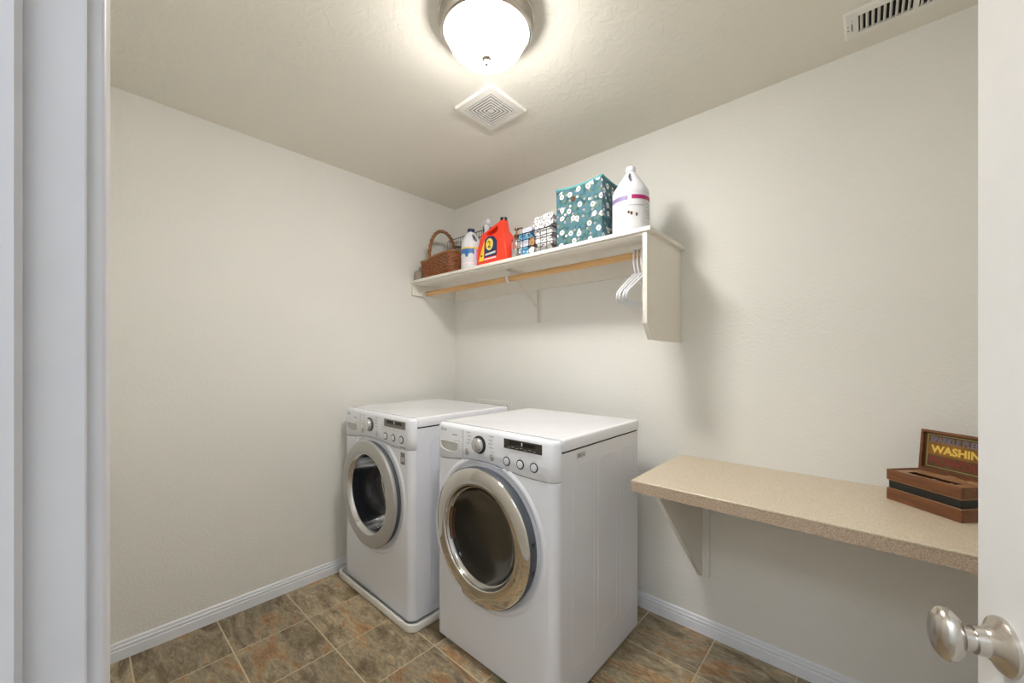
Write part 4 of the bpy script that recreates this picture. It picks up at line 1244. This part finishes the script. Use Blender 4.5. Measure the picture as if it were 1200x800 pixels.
zb = ZS + 0.006
folded('blue patterned cloth at the bottom left of the low wire basket', M['cloth_blue'], (1.020, -0.300, zb), 0.050, 0.145, 3, 0.015)
folded('pale lilac cloth folded on the blue one in the low wire basket', M['cloth_lilac'], (1.020, -0.300, zb + 0.046), 0.050, 0.145, 2, 0.016)
folded('blue and white cloth topping the left pile in the low wire basket', M['cloth_blue'], (1.021, -0.300, zb + 0.079), 0.050, 0.145, 3, 0.014)
folded('pale folded cloth heaped above the rim of the low wire basket, on the left pile', M['cloth_lilac'], (1.026, -0.296, zb + 0.122), 0.054, 0.13, 2, 0.014)
rolled('rolled tan cloth in the middle of the low wire basket', M['cloth_tan'], (1.078, -0.300, zb + 0.060), 0.022, 0.155)
rolled('rolled white cloth under the tan roll in the low wire basket', M['cloth_white'], (1.077, -0.300, zb + 0.019), 0.019, 0.155)
folded('grey cloth low in the right of the low wire basket', M['cloth_grey'], (1.155, -0.300, zb), 0.088, 0.150, 3, 0.0085)
folded('white black-dotted cloth folded low against the floral bin', M['cloth_dots'], (1.155, -0.300, zb + 0.027), 0.088, 0.150, 3, 0.014)
folded('white black-dotted cloth at the middle of the right pile', M['cloth_dots'], (1.148, -0.300, zb + 0.071), 0.092, 0.150, 3, 0.016)
folded('large white dotted cloth heaped on top of the wire basket beside the bin', M['cloth_dots'], (1.146, -0.300, zb + 0.121), 0.105, 0.145, 4, 0.0165, 0, math.radians(-4))

# floral bin
fb = thing('fabric_bin', 'tall teal fabric storage bin printed with white flowers on the shelf', 'bin', (1.366, -0.268, ZS))
FW, FD, FHt = 0.122, 0.115, 0.292
def binring(k, z, inn=0.0):
    n = 12
    w_, d_ = FW - inn + 0.004 * k, FD - inn + 0.004 * k
    pts = []
    cs = [(-w_, -d_), (w_, -d_), (w_, d_), (-w_, d_)]
    for i in range(4):
        a, c = Vector(cs[i]), Vector(cs[(i + 1) % 4])
        nn = Vector((c - a).yx) * Vector((1, -1)) if False else Vector(((c - a).y, -(c - a).x)).normalized()
        for q in range(n):
            u = q / n
            p = a.lerp(c, u) + nn * (0.005 * math.sin(PI * u) * k)
            dz = -0.014 * math.sin(PI * u) * k if z > 0.2 else 0
            pts.append((p.x, p.y, z + dz))
    return pts
MB().loft([binring(0, 0.0), binring(0.3, 0.08), binring(0.7, 0.18), binring(1, 0.284)], True, True, False).build('fabric_wall', M['floral'], fb, 45)
MB().loft([binring(1, 0.280, -0.0012), binring(1, 0.288, -0.0012), binring(1, 0.289, 0.003), binring(1, 0.280, 0.004)], True, False, False).build('top_binding', M['teal'], fb, 45)
MB().loft([binring(1, 0.283, 0.004), binring(0.5, 0.1, 0.005), binring(0, 0.004, 0.006)], True, False, True).build('lining', M['teal'], fb, 45)
gm = MB()
gm.lathe([(0.0001, 0), (0.010, 0), (0.0125, -0.0015), (0.0135, 0.003)], c=(-0.026, -FD - 0.0085, 0.215), axis='y', seg=20)
gm.build('grommet', M['cardbrown'], fb, 40, label='small dark brown eyelet')

# big white jug
wj = thing('plastic_jug', 'big white gallon jug with a purple banded label at the right end of the shelf', 'jug', (1.592, -0.312, ZS), math.radians(38))
R1 = 0.079
prof = [(0.0001, 0.0), (R1 - 0.005, 0.0), (R1, 0.007), (R1, 0.160), (R1 - 0.0015, 0.166), (R1 + 0.0005, 0.172), (R1 + 0.0005, 0.186), (R1 - 0.006, 0.202), (R1 - 0.022, 0.228), (R1 - 0.040, 0.254), (0.027, 0.274), (0.020, 0.282), (0.0185, 0.286), (0.0185, 0.292), (0.0001, 0.292)]
ho = MB(Matrix.Translation((0.0, 0, 0)))
ho.loft([[(-0.010 + 0.0085 * math.cos(a) + 0.02 * 0, y, 0.246 + 0.026 * math.sin(a)) for a in [2 * PI * i / 18 for i in range(18)]] for y in (-0.1, 0.1)])
lathe_jug(wj, prof, M['white'], ho)
MB().lathe([(0.0195, 0.287), (0.0215, 0.289), (0.0215, 0.305), (0.0195, 0.308), (0.0001, 0.308)], seg=32).build('cap', M['white'], wj, 40)
lab = MB().lathe([(R1 + 0.0006, 0.018), (R1 + 0.0006, 0.158)], seg=48, a0=math.radians(-185), a1=math.radians(5)).build('label', M['label'], wj, 60, label='white label with a purple and magenta band')
band(lab, [(R1 + 0.0012, 0.138), (R1 + 0.0012, 0.157)], -185, -112, M['purple'])
band(lab, [(R1 + 0.0012, 0.140), (R1 + 0.0012, 0.158)], -100, 5, M['magenta'])
for a0, a1, z in ((-122, -62, 0.112), (-132, -116, 0.104), (-50, -8, 0.120), (-50, -10, 0.108), (-48, -12, 0.096), (-50, -8, 0.085), (-48, -10, 0.074), (-50, -14, 0.063), (-165, -140, 0.10), (-168, -142, 0.09), (-168, -140, 0.08), (-166, -145, 0.07)):
    band(lab, [(R1 + 0.0012, z), (R1 + 0.0012, z + 0.0035)], a0, a1, M['printlt'])
band(lab, [(R1 + 0.0012, 0.072), (R1 + 0.0012, 0.086)], -104, -97, M['cardbrown'])
band(lab, [(R1 + 0.0012, 0.078), (R1 + 0.0012, 0.090)], -112, -106, M['cardbrown'])
band(lab, [(R1 + 0.0012, 0.066), (R1 + 0.0012, 0.080)], -88, -82, M['cardbrown'])
